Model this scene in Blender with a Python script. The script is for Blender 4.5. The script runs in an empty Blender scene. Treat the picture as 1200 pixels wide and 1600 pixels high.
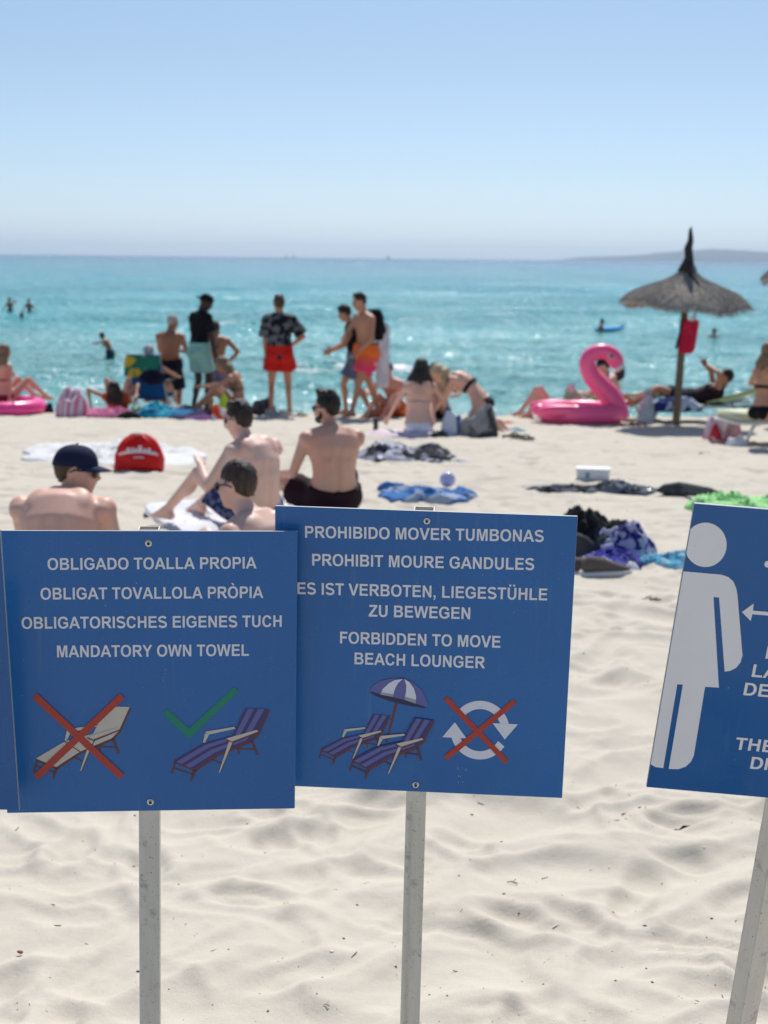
import bpy, bmesh, math, random
import numpy as np
from mathutils import Vector, Matrix, Euler, noise as mnoise

SC = bpy.context.scene
COL = SC.collection
R = math.radians
random.seed(7)

# ------------------------------------------------------------------ camera, sky, sun, exposure
FPX = 2222.22                      # 50 mm on a 24x36 portrait frame, in photo pixels
PITCH = math.atan((800 - 403.5) / FPX)
ROLL = R(0.62)
cam_data = bpy.data.cameras.new('camera')
cam_data.sensor_fit = 'VERTICAL'; cam_data.sensor_height = 36; cam_data.sensor_width = 24
cam_data.lens = 50; cam_data.clip_start = 0.05; cam_data.clip_end = 60000
cam_data.dof.use_dof = True; cam_data.dof.focus_distance = 2.45; cam_data.dof.aperture_fstop = 6.3
cam = bpy.data.objects.new('camera', cam_data); COL.objects.link(cam)
CAM_M = Matrix.Rotation(math.pi / 2 - PITCH, 3, 'X') @ Matrix.Rotation(ROLL, 3, 'Z')
cam.matrix_world = CAM_M.to_4x4()
SC.camera = cam

SUN_EL, SUN_AZ = 54, 8             # elevation; azimuth clockwise from straight ahead (+Y)
world = bpy.data.worlds.new('World'); SC.world = world; world.use_nodes = True
wt = world.node_tree
bgn = wt.nodes['Background']
sky = wt.nodes.new('ShaderNodeTexSky'); sky.sky_type = 'NISHITA'; sky.sun_disc = False
sky.sun_elevation = R(SUN_EL); sky.sun_rotation = R(SUN_AZ)
sky.altitude = 0; sky.air_density = 1.0; sky.dust_density = 0.6; sky.ozone_density = 2.2
# the photograph's sea air keeps the horizon pale blue instead of straw coloured
tcw = wt.nodes.new('ShaderNodeTexCoord'); sxw = wt.nodes.new('ShaderNodeSeparateXYZ'); wt.links.new(tcw.outputs['Generated'], sxw.inputs[0])
rpw = wt.nodes.new('ShaderNodeValToRGB'); wt.links.new(sxw.outputs[2], rpw.inputs[0])
el = rpw.color_ramp.elements; el[0].position = 0.0; el[0].color = (.74, .92, 1.34, 1)
el[1].position = .30; el[1].color = (.82, .83, .84, 1); e_ = el.new(.06); e_.color = (.685, .785, 1.0, 1); e_ = el.new(.13); e_.color = (.71, .755, .84, 1)
mxw = wt.nodes.new('ShaderNodeMix'); mxw.data_type = 'RGBA'; mxw.blend_type = 'MULTIPLY'; mxw.inputs[0].default_value = 1
wt.links.new(sky.outputs[0], mxw.inputs[6]); wt.links.new(rpw.outputs[0], mxw.inputs[7]); wt.links.new(mxw.outputs[2], bgn.inputs[0]); bgn.inputs[1].default_value = 0.10

sd = bpy.data.lights.new('sun', 'SUN'); sd.energy = 3.8; sd.angle = R(0.53); sd.color = (1, 0.972, 0.925)
sun = bpy.data.objects.new('sun', sd); COL.objects.link(sun)
sdir = Vector((math.sin(R(SUN_AZ)) * math.cos(R(SUN_EL)), math.cos(R(SUN_AZ)) * math.cos(R(SUN_EL)), math.sin(R(SUN_EL))))
sun.rotation_euler = sdir.to_track_quat('Z', 'Y').to_euler(); sun.location = (0, 0, 30)

SC.view_settings.view_transform = 'Standard'; SC.view_settings.look = 'None'
SC.view_settings.exposure = 0.30; SC.view_settings.gamma = 1; SC.view_settings.use_curve_mapping = False
SC.render.engine = 'CYCLES'
SC.cycles.use_denoising = True
SC.cycles.max_bounces = 6; SC.cycles.diffuse_bounces = 3; SC.cycles.glossy_bounces = 3
SC.cycles.transmission_bounces = 4; SC.cycles.volume_bounces = 0
SC.cycles.sample_clamp_direct = 0; SC.cycles.sample_clamp_indirect = 6

# ------------------------------------------------------------------ helpers
def proj(P):
    q = CAM_M.transposed() @ Vector(P)
    return 600 + FPX * q.x / -q.z, 800 - FPX * q.y / -q.z
def ray(px, py):
    return (CAM_M @ Vector(((px - 600) / FPX, -(py - 800) / FPX, -1.0)))

SEA_Z = -3.2
def base_z(y):
    """beach profile: gentle fall to a berm crest near y = 21.6, then a steeper face into the water"""
    if y < 21.6: return -1.5 - 0.04 * max(y, -6)
    t = y - 21.6
    return -2.364 - 0.04 * t - 0.2 * max(0.0, t - 0.25) if t < 40 else -10
SANDGRID = []
def sand_z(x, y):
    """height of the modelled sand surface"""
    if not SANDGRID or y > 30: return base_z(y)
    ys, X, Z = SANDGRID; j = int(np.clip(np.searchsorted(ys, y), 1, len(ys) - 1)); t = (y - ys[j - 1]) / (ys[j] - ys[j - 1])
    return float(np.interp(x, X[j - 1], Z[j - 1]) * (1 - t) + np.interp(x, X[j], Z[j]) * t)
def at(px, D, dz=0.0):
    """the point of the beach at distance D that stands below photo column px"""
    z = base_z(D) + dz; x = (px - 600) / FPX * D
    for _ in range(6):
        x += (px - proj((x, D, z))[0]) / FPX * D
    return Vector((x, D, sand_z(x, D) + dz))
def on(px, py, dz=0.0):
    """the point of the beach seen at photo position px, py"""
    d = ray(px, py); lo, hi = 2.0, 21.6
    for _ in range(40):
        m = (lo + hi) / 2
        if d.z / d.y * m > base_z(m): lo = m
        else: hi = m
    return Vector((d.x / d.y * lo, lo, sand_z(d.x / d.y * lo, lo) + dz))
def sea_at(px, D, dz=0.0):
    x = (px - 600) / FPX * D
    for _ in range(6):
        x += (px - proj((x, D, SEA_Z))[0]) / FPX * D
    return Vector((x, D, SEA_Z + dz))

def tag(o, label=None, cat=None, group=None, kind=None):
    if label: o['label'] = label
    if cat: o['category'] = cat
    if group: o['group'] = group
    if kind: o['kind'] = kind
    return o
def empty(name, loc=(0, 0, 0), rz=0.0):
    o = bpy.data.objects.new(name, None); COL.objects.link(o)
    o.location = loc; o.rotation_euler = (0, 0, rz); o.empty_display_size = 0.1
    return o
def link_mesh(name, me, mat=None, parent=None, smooth=True):
    o = bpy.data.objects.new(name, me); COL.objects.link(o)
    if mat is not None:
        for m in (mat if isinstance(mat, (list, tuple)) else [mat]): me.materials.append(m)
    if smooth: me.polygons.foreach_set('use_smooth', [True] * len(me.polygons))
    if parent: o.parent = parent
    return o
def bm_obj(name, bm, mat=None, parent=None, smooth=True):
    bmesh.ops.recalc_face_normals(bm, faces=bm.faces)
    me = bpy.data.meshes.new(name); bm.to_mesh(me); bm.free()
    return link_mesh(name, me, mat, parent, smooth)
def copy_tree(o, parent=None):
    c = o.copy(); COL.objects.link(c); c.parent = parent
    for ch in list(o.children): copy_tree(ch, c)
    return c

# ---- primitives added to a bmesh
def frame_of(d):
    d = Vector(d).normalized()
    a = Vector((0, 0, 1)) if abs(d.z) < .9 else Vector((1, 0, 0))
    x = a.cross(d).normalized(); y = d.cross(x)
    return x, y, d
def rings_to(bm, rings, close=True, cap=True):
    vs = [[bm.verts.new(p) for p in r] for r in rings]
    n = len(vs[0])
    for a, b in zip(vs, vs[1:]):
        for i in range(n if close else n - 1):
            bm.faces.new((a[i], a[(i + 1) % n], b[(i + 1) % n], b[i]))
    if cap:
        bm.faces.new(vs[0][::-1]); bm.faces.new(vs[-1])
    return vs
def tube(bm, pts, rads, n=12, cap=True):
    pts = [Vector(p) for p in pts]
    if not isinstance(rads, (list, tuple)): rads = [rads] * len(pts)
    x, y, _ = frame_of(pts[1] - pts[0]); rings = []
    for i, p in enumerate(pts):
        t = (pts[min(i + 1, len(pts) - 1)] - pts[max(i - 1, 0)]).normalized()
        x = (x - t * x.dot(t)).normalized(); y = t.cross(x)
        rings.append([p + (x * math.cos(a) + y * math.sin(a)) * rads[i] for a in [2 * math.pi * k / n for k in range(n)]])
    rings_to(bm, rings, cap=cap)
def box(bm, c, s, rot=None, bev=0):
    M = (rot.to_4x4() if rot is not None else Matrix())
    M = Matrix.Translation(c) @ M @ Matrix.Diagonal((*s, 1))
    r = bmesh.ops.create_cube(bm, size=1, matrix=M)
    if bev:
        es = list({e for v in r['verts'] for e in v.link_edges})
        bmesh.ops.bevel(bm, geom=es, offset=bev, segments=2, affect='EDGES', profile=.5)
def ball(bm, c, r, rot=None, u=16, v=10):
    if not isinstance(r, (tuple, list, Vector)): r = (r, r, r)
    M = Matrix.Translation(c) @ (rot.to_4x4() if rot is not None else Matrix()) @ Matrix.Diagonal((*r, 1))
    bmesh.ops.create_uvsphere(bm, u_segments=u, v_segments=v, radius=1, matrix=M)
def capsule(bm, a, b, ra, rb, n=14):
    a, b = Vector(a), Vector(b); d = b - a
    if d.length < 1e-5: return ball(bm, a, ra)
    x, y, t = frame_of(d); rings = []
    for k in range(1, 5):
        th = math.pi / 2 * k / 4.0
        rings.append((a - t * ra * math.cos(th), ra * math.sin(th)))
    for k in range(0, 4):
        th = math.pi / 2 * k / 4.0
        rings.append((b + t * rb * math.sin(th), rb * math.cos(th)))
    rings_to(bm, [[c + (x * math.cos(q) + y * math.sin(q)) * r for q in [2 * math.pi * i / n for i in range(n)]] for c, r in rings])
def loft(bm, secs, n=20):
    """secs: (centre, right vector, front vector, rx, ry)"""
    rings = []
    for c, X, Y, rx, ry in secs:
        rings.append([Vector(c) + X * math.cos(a) * rx + Y * math.sin(a) * ry for a in [2 * math.pi * k / n for k in range(n)]])
    rings_to(bm, rings)
def remeshed(bm, voxel, smooth=4, fac=.5):
    bmesh.ops.recalc_face_normals(bm, faces=bm.faces)
    me = bpy.data.meshes.new('tmp'); bm.to_mesh(me); bm.free()
    o = bpy.data.objects.new('tmp', me); COL.objects.link(o)
    m = o.modifiers.new('r', 'REMESH'); m.mode = 'VOXEL'; m.voxel_size = voxel
    if smooth:
        s = o.modifiers.new('s', 'SMOOTH'); s.factor = fac; s.iterations = smooth
    dg = bpy.context.evaluated_depsgraph_get()
    out = bpy.data.meshes.new_from_object(o.evaluated_get(dg))
    bpy.data.objects.remove(o); bpy.data.meshes.remove(me)
    out.materials.clear()
    return out

# ---- numpy gradient noise
_rng = np.random.RandomState(3)
_perm = _rng.permutation(512); _perm = np.concatenate([_perm, _perm, _perm])
_gr = _rng.rand(512) * 2 * np.pi; _gx, _gy = np.cos(_gr), np.sin(_gr)
def pn(x, y):
    xi = np.floor(x).astype(np.int64); yi = np.floor(y).astype(np.int64)
    xf = x - xi; yf = y - yi; xi &= 511; yi &= 511
    u = xf * xf * xf * (xf * (xf * 6 - 15) + 10); v = yf * yf * yf * (yf * (yf * 6 - 15) + 10)
    def g(a, b, dx, dy):
        h = _perm[_perm[a & 511] + (b & 511)]
        return _gx[h] * dx + _gy[h] * dy
    a = g(xi, yi, xf, yf); b = g(xi + 1, yi, xf - 1, yf)
    c = g(xi, yi + 1, xf, yf - 1); d = g(xi + 1, yi + 1, xf - 1, yf - 1)
    return ((a + (b - a) * u) * (1 - v) + (c + (d - c) * u) * v) * 1.5
def grid_mesh(name, X, Y, Z, attr=None):
    nr, nc = X.shape
    me = bpy.data.meshes.new(name)
    co = np.stack([X, Y, Z], -1).astype(np.float32).reshape(-1)
    i = np.arange(nr * nc, dtype=np.int32).reshape(nr, nc)
    q = np.stack([i[:-1, :-1], i[:-1, 1:], i[1:, 1:], i[1:, :-1]], -1).reshape(-1)
    nf = (nr - 1) * (nc - 1)
    me.vertices.add(nr * nc); me.vertices.foreach_set('co', co)
    me.loops.add(nf * 4); me.loops.foreach_set('vertex_index', q)
    me.polygons.add(nf); me.polygons.foreach_set('loop_start', np.arange(0, nf * 4, 4, dtype=np.int32))
    me.polygons.foreach_set('use_smooth', np.ones(nf, dtype=bool))
    me.update(calc_edges=True)
    if attr is not None:
        for k, v in attr.items():
            at_ = me.attributes.new(k, 'FLOAT', 'POINT'); at_.data.foreach_set('value', v.astype(np.float32).reshape(-1))
    return me

# ------------------------------------------------------------------ materials
class NT:
    def __init__(s, name):
        s.m = bpy.data.materials.new(name); s.m.use_nodes = True; s.t = s.m.node_tree
        s.b = s.t.nodes['Principled BSDF']; s._c = None
    def n(s, typ, **kw):
        nd = s.t.nodes.new(typ)
        for k, v in kw.items(): setattr(nd, k, v)
        return nd
    def l(s, a, b): s.t.links.new(a, b)
    def coord(s, kind='Object'):
        c = s.n('ShaderNodeTexCoord'); return c.outputs[kind]
    def noise(s, scale, detail=3, rough=.5, vec=None, dist=0, out='Fac'):
        nd = s.n('ShaderNodeTexNoise'); nd.inputs['Scale'].default_value = scale; nd.inputs['Detail'].default_value = detail
        nd.inputs['Roughness'].default_value = rough; nd.inputs['Distortion'].default_value = dist
        s.l(vec if vec is not None else s.coord(), nd.inputs['Vector']); return nd.outputs[out]
    def ramp(s, fac, stops, interp='LINEAR'):
        r = s.n('ShaderNodeValToRGB'); e = r.color_ramp.elements; r.color_ramp.interpolation = interp
        while len(e) < len(stops): e.new(.5)
        for k, (p, c) in enumerate(stops):
            e[k].position = p; e[k].color = (*c, 1) if len(c) == 3 else c
        s.l(fac, r.inputs[0]); return r.outputs[0]
    def mix(s, fac, a, b, mode='MIX'):
        m = s.n('ShaderNodeMix', data_type='RGBA', blend_type=mode)
        for sock, v in ((m.inputs[0], fac), (m.inputs[6], a), (m.inputs[7], b)):
            if hasattr(v, 'node'): s.l(v, sock)
            elif isinstance(v, (int, float)): sock.default_value = v if sock is m.inputs[0] else (v, v, v, 1)
            else: sock.default_value = (*v, 1)
        return m.outputs[2]
    def math(s, op, a, b=0.0, clamp=False):
        m = s.n('ShaderNodeMath', operation=op, use_clamp=clamp)
        for sock, v in ((m.inputs[0], a), (m.inputs[1], b)):
            if hasattr(v, 'node'): s.l(v, sock)
            else: sock.default_value = v
        return m.outputs[0]
    def bump(s, h, strength=.3, dist=.01, prev=None):
        b = s.n('ShaderNodeBump'); b.inputs['Strength'].default_value = strength; b.inputs['Distance'].default_value = dist
        s.l(h, b.inputs['Height'])
        if prev is not None: s.l(prev, b.inputs['Normal'])
        return b.outputs[0]
    def set(s, **kw):
        for k, v in kw.items():
            i = s.b.inputs[k.replace('_', ' ')]
            if hasattr(v, 'node'): s.l(v, i)
            elif isinstance(v, (tuple, list)): i.default_value = (*v, 1) if len(v) == 3 else v
            else: i.default_value = v
        return s.m

_mc = {}

def fabric(c, c2=None, scale=9, rough=.85, bump=.3, sharp=.08, key=None):
    k = ('f', c, c2, scale, rough)
    if k in _mc: return _mc[k]
    t = NT('fabric'); vec = t.coord()
    nz = t.noise(scale, 2, .5, vec, .6)
    base = t.mix(t.noise(scale * 4, 3, .5, vec), tuple(x * .8 for x in c), tuple(min(1, x * 1.15) for x in c))
    if c2: base = t.mix(t.ramp(nz, [(.5 - sharp / 2, (0, 0, 0)), (.5 + sharp / 2, (1, 1, 1))]), base, c2)
    _mc[k] = t.set(Base_Color=base, Roughness=rough, Specular_IOR_Level=.2, Normal=t.bump(t.noise(scale * 12, 3, .6, vec), bump, .006)); return _mc[k]
def stripes(c, c2, freq, axis='X', rough=.85, width=.5):
    k = ('s', c, c2, freq, axis)
    if k in _mc: return _mc[k]
    t = NT('striped_fabric'); w = t.n('ShaderNodeTexWave', wave_type='BANDS', bands_direction=axis)
    w.inputs['Scale'].default_value = freq; w.inputs['Distortion'].default_value = .6; w.inputs['Detail'].default_value = 1
    t.l(t.coord(), w.inputs['Vector'])
    base = t.ramp(w.outputs['Fac'], [(width - .05, c), (width + .05, c2)])
    _mc[k] = t.set(Base_Color=base, Roughness=rough, Specular_IOR_Level=.2); return _mc[k]
def skin(c):
    k = ('k', c)
    if k in _mc: return _mc[k]
    t = NT('skin'); vec = t.coord()
    red = (min(1, c[0] * 1.05), c[1] * .80, c[2] * .74); lite = (min(1, c[0] * 1.08), min(1, c[1] * 1.07), min(1, c[2] * 1.05))
    b = t.mix(t.ramp(t.noise(5, 3, .6, vec), [(.38, (0, 0, 0)), (.7, (1, 1, 1))]), c, red)
    b = t.mix(t.math('MULTIPLY', t.noise(22, 3, .6, vec), .5), b, lite)
    b = t.mix(t.ramp(t.noise(95, 1, .5, vec), [(.68, (0, 0, 0)), (.75, (.5, .5, .5))]), b, (c[0] * .6, c[1] * .45, c[2] * .4))
    _mc[k] = t.set(Base_Color=b, Roughness=.5, Specular_IOR_Level=.4, Normal=t.bump(t.noise(60, 4, .6, vec), .12, .004)); return _mc[k]
def hairmat(c, c2=None):
    k = ('h', c, c2)
    if k in _mc: return _mc[k]
    t = NT('hair'); mp = t.n('ShaderNodeMapping'); mp.inputs['Scale'].default_value = (1, 1, .22); t.l(t.coord(), mp.inputs[0])
    nz = t.noise(90, 3, .7, mp.outputs[0], .5)
    b = t.ramp(nz, [(.35, tuple(x * .6 for x in c)), (.68, c2 or tuple(min(1, x * 1.7 + .01) for x in c))])
    _mc[k] = t.set(Base_Color=b, Roughness=.55, Specular_IOR_Level=.35, Normal=t.bump(nz, .8, .007)); return _mc[k]
def plain(name, c, rough=.5, metal=0.0, spec=.5, bump=0, scale=30, var=.12):
    k = ('p', name, c, rough)
    if k in _mc: return _mc[k]
    t = NT(name); vec = t.coord(); nz = t.noise(scale, 4, .6, vec)
    b = t.mix(nz, tuple(x * (1 - var) for x in c), tuple(min(1, x * (1 + var)) for x in c))
    kw = dict(Base_Color=b, Roughness=rough, Metallic=metal, Specular_IOR_Level=spec)
    if bump: kw['Normal'] = t.bump(nz, bump, .01)
    _mc[k] = t.set(**kw); return _mc[k]

def mat_sand():
    t = NT('sand'); vec = t.coord()
    sx = t.n('ShaderNodeSeparateXYZ'); t.l(vec, sx.inputs[0])
    big = t.noise(.7, 4, .6, vec); mid = t.noise(9, 5, .65, vec); fine = t.noise(420, 3, .7, vec)
    b = t.mix(big, (.50, .447, .36), (.585, .53, .44))
    b = t.mix(t.math('MULTIPLY', mid, .6), b, (.46, .41, .33))
    b = t.mix(t.ramp(fine, [(.3, (0, 0, 0)), (.75, (.55, .55, .55))]), b, (.66, .62, .55))
    b = t.mix(t.ramp(t.noise(1100, 1, .5, vec), [(.66, (0, 0, 0)), (.72, (.6, .6, .6))]), b, (.25, .2, .15))
    # damp sand on the face towards the water
    wet = t.math('MULTIPLY', t.math('SUBTRACT', sx.outputs[1], 24.0), .5, True)
    b = t.mix(wet, b, (.24, .2, .15))
    return t.set(Base_Color=b, Roughness=.9, Specular_IOR_Level=.15,
                 Normal=t.bump(fine, .35, .0025, t.bump(t.noise(60, 4, .6, vec), .30, .006)))
def mat_water():
    t = NT('sea_water'); g = t.n('ShaderNodeNewGeometry'); pos = g.outputs['Position']
    sx = t.n('ShaderNodeSeparateXYZ'); t.l(pos, sx.inputs[0])
    # log distance from the shore drives depth colour (sandy shallows to deep water)
    lg = t.math('LOGARITHM', t.math('MAXIMUM', sx.outputs[1], 20.0), 10.0)
    fac = t.math('DIVIDE', t.math('SUBTRACT', lg, 1.3), 2.9)
    mp = t.n('ShaderNodeMapping'); mp.inputs['Scale'].default_value = (.02, .05, .05); t.l(pos, mp.inputs[0])
    nz = t.noise(1.0, 4, .6, mp.outputs[0])
    fac = t.math('ADD', fac, t.math('MULTIPLY', t.math('SUBTRACT', nz, .5), .22))
    col = t.ramp(fac, [(0.0, (.27, .44, .40)), (.10, (.15, .40, .385)), (.2, (.07, .37, .38)), (.33, (.018, .31, .365)), (.48, (.005, .245, .34)), (.62, (.002, .155, .28)), (.8, (0, .035, .12))])
    fo = t.n('ShaderNodeAttribute', attribute_name='foam')
    fn = t.noise(3.2, 5, .7, pos)
    ff = t.math('MULTIPLY', fo.outputs['Fac'], t.math('ADD', t.math('MULTIPLY', fn, 2.2), -.35), True)
    ff = t.ramp(ff, [(.15, (0, 0, 0)), (.75, (1, 1, 1))])
    col = t.mix(ff, col, (.8, .83, .84))
    # waves: chop at several sizes, crests lying along the shore; steeper where gusts ruffle the water
    m2 = t.n('ShaderNodeMapping'); m2.inputs['Scale'].default_value = (.5, 1, 1); t.l(pos, m2.inputs[0])
    gust = t.ramp(t.noise(.09, 3, .6, m2.outputs[0]), [(.36, (.3, .3, .3)), (.62, (1.25, 1.25, 1.25))])
    n1 = t.noise(.5, 2, .5, m2.outputs[0], .3); n2 = t.noise(2.0, 1, .5, m2.outputs[0], .3); n3 = t.math('MULTIPLY', t.noise(5, 1, .5, m2.outputs[0]), gust)
    bm_ = t.bump(n1, 1, .40); bm_ = t.bump(n2, 1, .26, bm_); bm_ = t.bump(n3, 1, .46, bm_)
    rg = t.mix(ff, (.13, .13, .13), (.8, .8, .8))
    return t.set(Base_Color=col, Roughness=rg, IOR=1.33, Specular_IOR_Level=.22, Normal=bm_)
# ------------------------------------------------------------------ the setting: beach, water, far coast
def build_beach():
    ys = [-40, -25, -15, -8, -4, -2, -0.5, 0.6, 1.4]
    y = 1.9
    while y < 31: ys.append(y); y += 0.011 + 0.0021 * max(0, y - 1.9) ** 1.05
    ys = np.array(ys)
    t = np.linspace(-1, 1, 481); u = np.sign(t) * (0.42 * np.abs(t) + 0.58 * np.abs(t) ** 4)
    Y = np.repeat(ys[:, None], len(u), 1)
    X = u[None, :] * (2.2 + np.maximum(Y, 0) * 0.95) * np.where(Y < 1, 4, 1.0)
    X = np.clip(X * 1.0, -60, 60)
    bz = np.vectorize(base_z)(ys)[:, None] + X * 0
    wx = X + .20 * pn(X * 2.3 + 5, Y * 2.3); wy = Y + .20 * pn(X * 2.3 + 40, Y * 2.3 + 9)
    n1 = pn(wx * 2.5, wy * 2.6); n2 = pn(wx * 5.6 + 31, wy * 5.7 + 7); n3 = pn(wx * 15 + 3, wy * 16 + 77)
    rid = (1 - np.abs(n1)) ** 1.1 * .062 + (1 - np.abs(n2)) ** 1.05 * .034 * (.75 + .6 * n1) + (1 - np.abs(n3)) ** 1.2 * .0075 * (.6 + n1)
    small = pn(X * 27, Y * 27 + 4) * .0024 + pn(X * 41, Y * 41) * .0009
    big = pn(X * .35 + 8, Y * .35) * .03
    H = rid + small + big - .045
    # foot prints pressed into the ridges
    rs = np.random.RandomState(11)
    for k in range(900):
        fy = 2.2 + 19.5 * rs.rand() ** 1.4; fx = (rs.rand() * 2 - 1) * (1.5 + fy * .42); a = rs.rand() * math.pi
        i0, i1 = np.searchsorted(ys, [fy - .3, fy + .3])
        sx, sy = X[i0:i1] - fx, Y[i0:i1] - fy
        p = (sx * math.cos(a) + sy * math.sin(a)) / .11; q = (-sx * math.sin(a) + sy * math.cos(a)) / .052
        r2 = p * p + q * q; dp = .010 + .018 * rs.rand()
        H[i0:i1] += -dp * np.exp(-r2 ** 2.2) + dp * .45 * np.exp(-(np.sqrt(r2) - 1.45) ** 2 * 7)
    H *= np.where(Y > 21.6, np.clip(1 - (Y - 21.6) / 3, .1, 1), 1)
    H *= np.where(Y > 18, .75, 1.0)
    me = grid_mesh('sand_beach', X, Y, bz + H * .70); SANDGRID.extend([ys, X, bz + H * .70])
    o = link_mesh('beach_sand', me, mat_sand(), smooth=False); tag(o, kind='structure')
    o['label'] = 'pale dry beach sand full of soft footprints'
    return o
beach = build_beach()

def build_sea():
    ys = []; y = 24.0
    while y < 30000:
        ys.append(y); y += max(.13, .0042 * (y - 24) ** 1.12)
    ys = np.array(ys + [30000.0])
    t = np.linspace(-1, 1, 441); u = np.sign(t) * (.3 * np.abs(t) + .7 * np.abs(t) ** 3)
    Y = np.repeat(ys[:, None], len(u), 1); X = u[None, :] * (22 + Y * 1.15)
    Z = np.full_like(X, SEA_Z)
    fade = np.clip(1.5 - (Y - 24) / 260, 0, 1) * np.clip((Y - 25) / 12, .15, 1)
    wx = X + 3 * pn(X * .05, Y * .07)
    for L, A, d in ((9, .08, .10), (5.2, .04, -.22), (3.1, .02, .33), (1.9, .01, -.5)):
        ph = (Y * math.cos(d) + wx * math.sin(d)) * 2 * math.pi / L + 2.5 * pn(X * .06 + L, Y * .06)
        s = np.sin(ph); Z += fade * A * (np.abs(s) * -1.2 + .76 + .4 * s) * (.7 + .8 * pn(X * .04 + L, Y * .05 + 3))
    foam = np.zeros_like(X)
    # small breakers rolling in: (y, x from, x to, height, thickness)
    for (yy, x0, x1, hh, th) in ((41.5, -3.6, 1.6, .22, .8), (40.3, -3.0, .6, .06, .6), (43, -2.6, -.6, .14, .5), (70, -9.0, -5.2, .12, 1.0), (58, -3.7, -2.4, .12, .7), (34.5, -12, -5, .06, .3),
                                 (47, 3.0, 9, .10, .4), (62, -15, -11, .10, .6), (36, 8, 15, .06, .3), (52, -12.5, -10, .08, .5), (85, 5, 8.5, .1, .9),
                                 (110, -14, -9, .12, 1.2), (95, -24, -20, .12, 1)):
        c = yy + .5 * pn(X * .35 + yy, X * 0 + 2.2); ex = np.clip((X - x0) / 1.2, 0, 1) * np.clip((x1 - X) / 1.2, 0, 1)
        ex = ex * ex * (3 - 2 * ex); d = (Y - c) / th
        Z += hh * ex * np.exp(-np.where(d < 0, d * 2.0, d) ** 2)
        foam += ex * np.exp(-(d + .25) ** 2 * 1.2) * (1.5 if hh > .2 else .62) * (.55 + .9 * pn(X * .8 + 3, Y * .3 + yy))
    # scattered flecks of white water
    fl = pn(X * .22 + 9, Y * .55 + 3) * pn(X * .7, Y * 1.7 + 8)
    foam += np.clip((fl - .30) * 4, 0, .8) * (Y > 34) * (Y < 420)
    me = grid_mesh('sea', X, Y, Z, {'foam': foam})
    o = link_mesh('sea_water', me, mat_water(), smooth=False); tag(o, kind='structure')
    o['label'] = 'turquoise sea with small waves and sun glints'
build_sea()

def build_headland():
    # long low coast across the bay, right of the middle
    xs = np.linspace(1500, 8200, 140); rows = np.linspace(-1, 1, 30)
    X, V = np.meshgrid(xs, rows)
    u = (xs - 1500) / 6700
    h = 92 * np.exp(-((xs - 2950) / 720) ** 2) + 44 * np.exp(-((xs - 3900) / 900) ** 2) + 22 * np.exp(-((xs - 1900) / 380) ** 2) + 30 * np.exp(-((xs - 5600) / 1500) ** 2)
    h = h * np.clip((xs - 1500) / 300, 0, 1)
    Z = h[None, :] * np.cos(V * math.pi / 2) ** .8 * (1 + .16 * pn(X / 260, V * 3 + 7) + .07 * pn(X / 80, V * 6))
    me = grid_mesh('headland', X * 1.78, 24000 + V * 1400, SEA_Z - 1 + Z * 1.78)
    t = NT('wooded_rock'); b = t.mix(t.noise(.006, 5, .6), (.025, .045, .025), (.10, .095, .07))
    o = link_mesh('headland_hills', me, t.set(Base_Color=b, Roughness=.95), smooth=False)
    tag(o, 'low hazy headland lying across the bay on the horizon', kind='structure')
build_headland()

def build_haze():
    bm = bmesh.new(); box(bm, (0, 14000, 120), (76000, 32400 + 200, 260)); 
    o = bm_obj('haze', bm, None, None, False)
    m = bpy.data.materials.new('haze'); m.use_nodes = True; nt = m.node_tree; nt.nodes.remove(nt.nodes['Principled BSDF'])
    v = nt.nodes.new('ShaderNodeVolumePrincipled'); v.inputs['Density'].default_value = 3.6e-5; v.inputs['Color'].default_value = (.62, .80, 1, 1)
    v.inputs['Anisotropy'].default_value = .4
    nt.links.new(v.outputs[0], nt.nodes['Material Output'].inputs['Volume']); o.data.materials.append(m)
    tag(o, kind='stuff'); o['label'] = 'thin bright sea haze towards the horizon'; o['category'] = 'haze'
build_haze()
# ------------------------------------------------------------------ lettering: bold sans capitals drawn as outlines (cap height 1)
def _arc(cx, cy, rx, ry, a0, a1, n=18, e=2.25):
    out = []
    for k in range(n + 1):
        a = R(a0 + (a1 - a0) * k / n); c, s = math.cos(a), math.sin(a)
        out.append((cx + rx * math.copysign(abs(c) ** (2 / e), c), cy + ry * math.copysign(abs(s) ** (2 / e), s)))
    return out
def _strip(pts, w, n=1):
    P = [Vector((*p, 0)) for p in pts]; L, Rr = [], []
    for i, p in enumerate(P):
        t = (P[min(i + 1, len(P) - 1)] - P[max(i - 1, 0)]).normalized(); nn = Vector((-t.y, t.x, 0))
        ww = w[i] if isinstance(w, list) else w
        L.append((p + nn * ww / 2)[:2]); Rr.append((p - nn * ww / 2)[:2])
    return [tuple(q) for q in L] + [tuple(q) for q in Rr[::-1]]
S = .2; T = .165
def _bowl(x0, x1, y0, y1, inner=False):
    s, t = (S, T) if inner else (0, 0)
    r = (y1 - y0) / 2; cx = x1 - r * .95
    return [(x0, y0)] + _arc(cx, (y0 + y1) / 2, r * .95 , r, -90, 90, 16) + [(x0, y1)]
def _O(cx, w):
    return [_arc(cx, .5, w / 2, .518, 0, 359, 44), _arc(cx, .5, w / 2 - .205, .518 - .165, 0, 359, 40)]
def _s():
    P = []
    P += _arc(.47, .735, .31, .2, 20, 180, 14, 2.1)
    P += [(.17, .66), (.23, .59), (.35, .545), (.5, .51), (.64, .465), (.75, .40), (.79, .31)]
    P += _arc(.47, .27, .32, .205, 0, -165, 14, 2.1)[2:]
    w = [.19 if i < 6 else (.17 if i < 12 else .19) for i in range(len(P))]
    return _strip(P, w)
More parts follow.
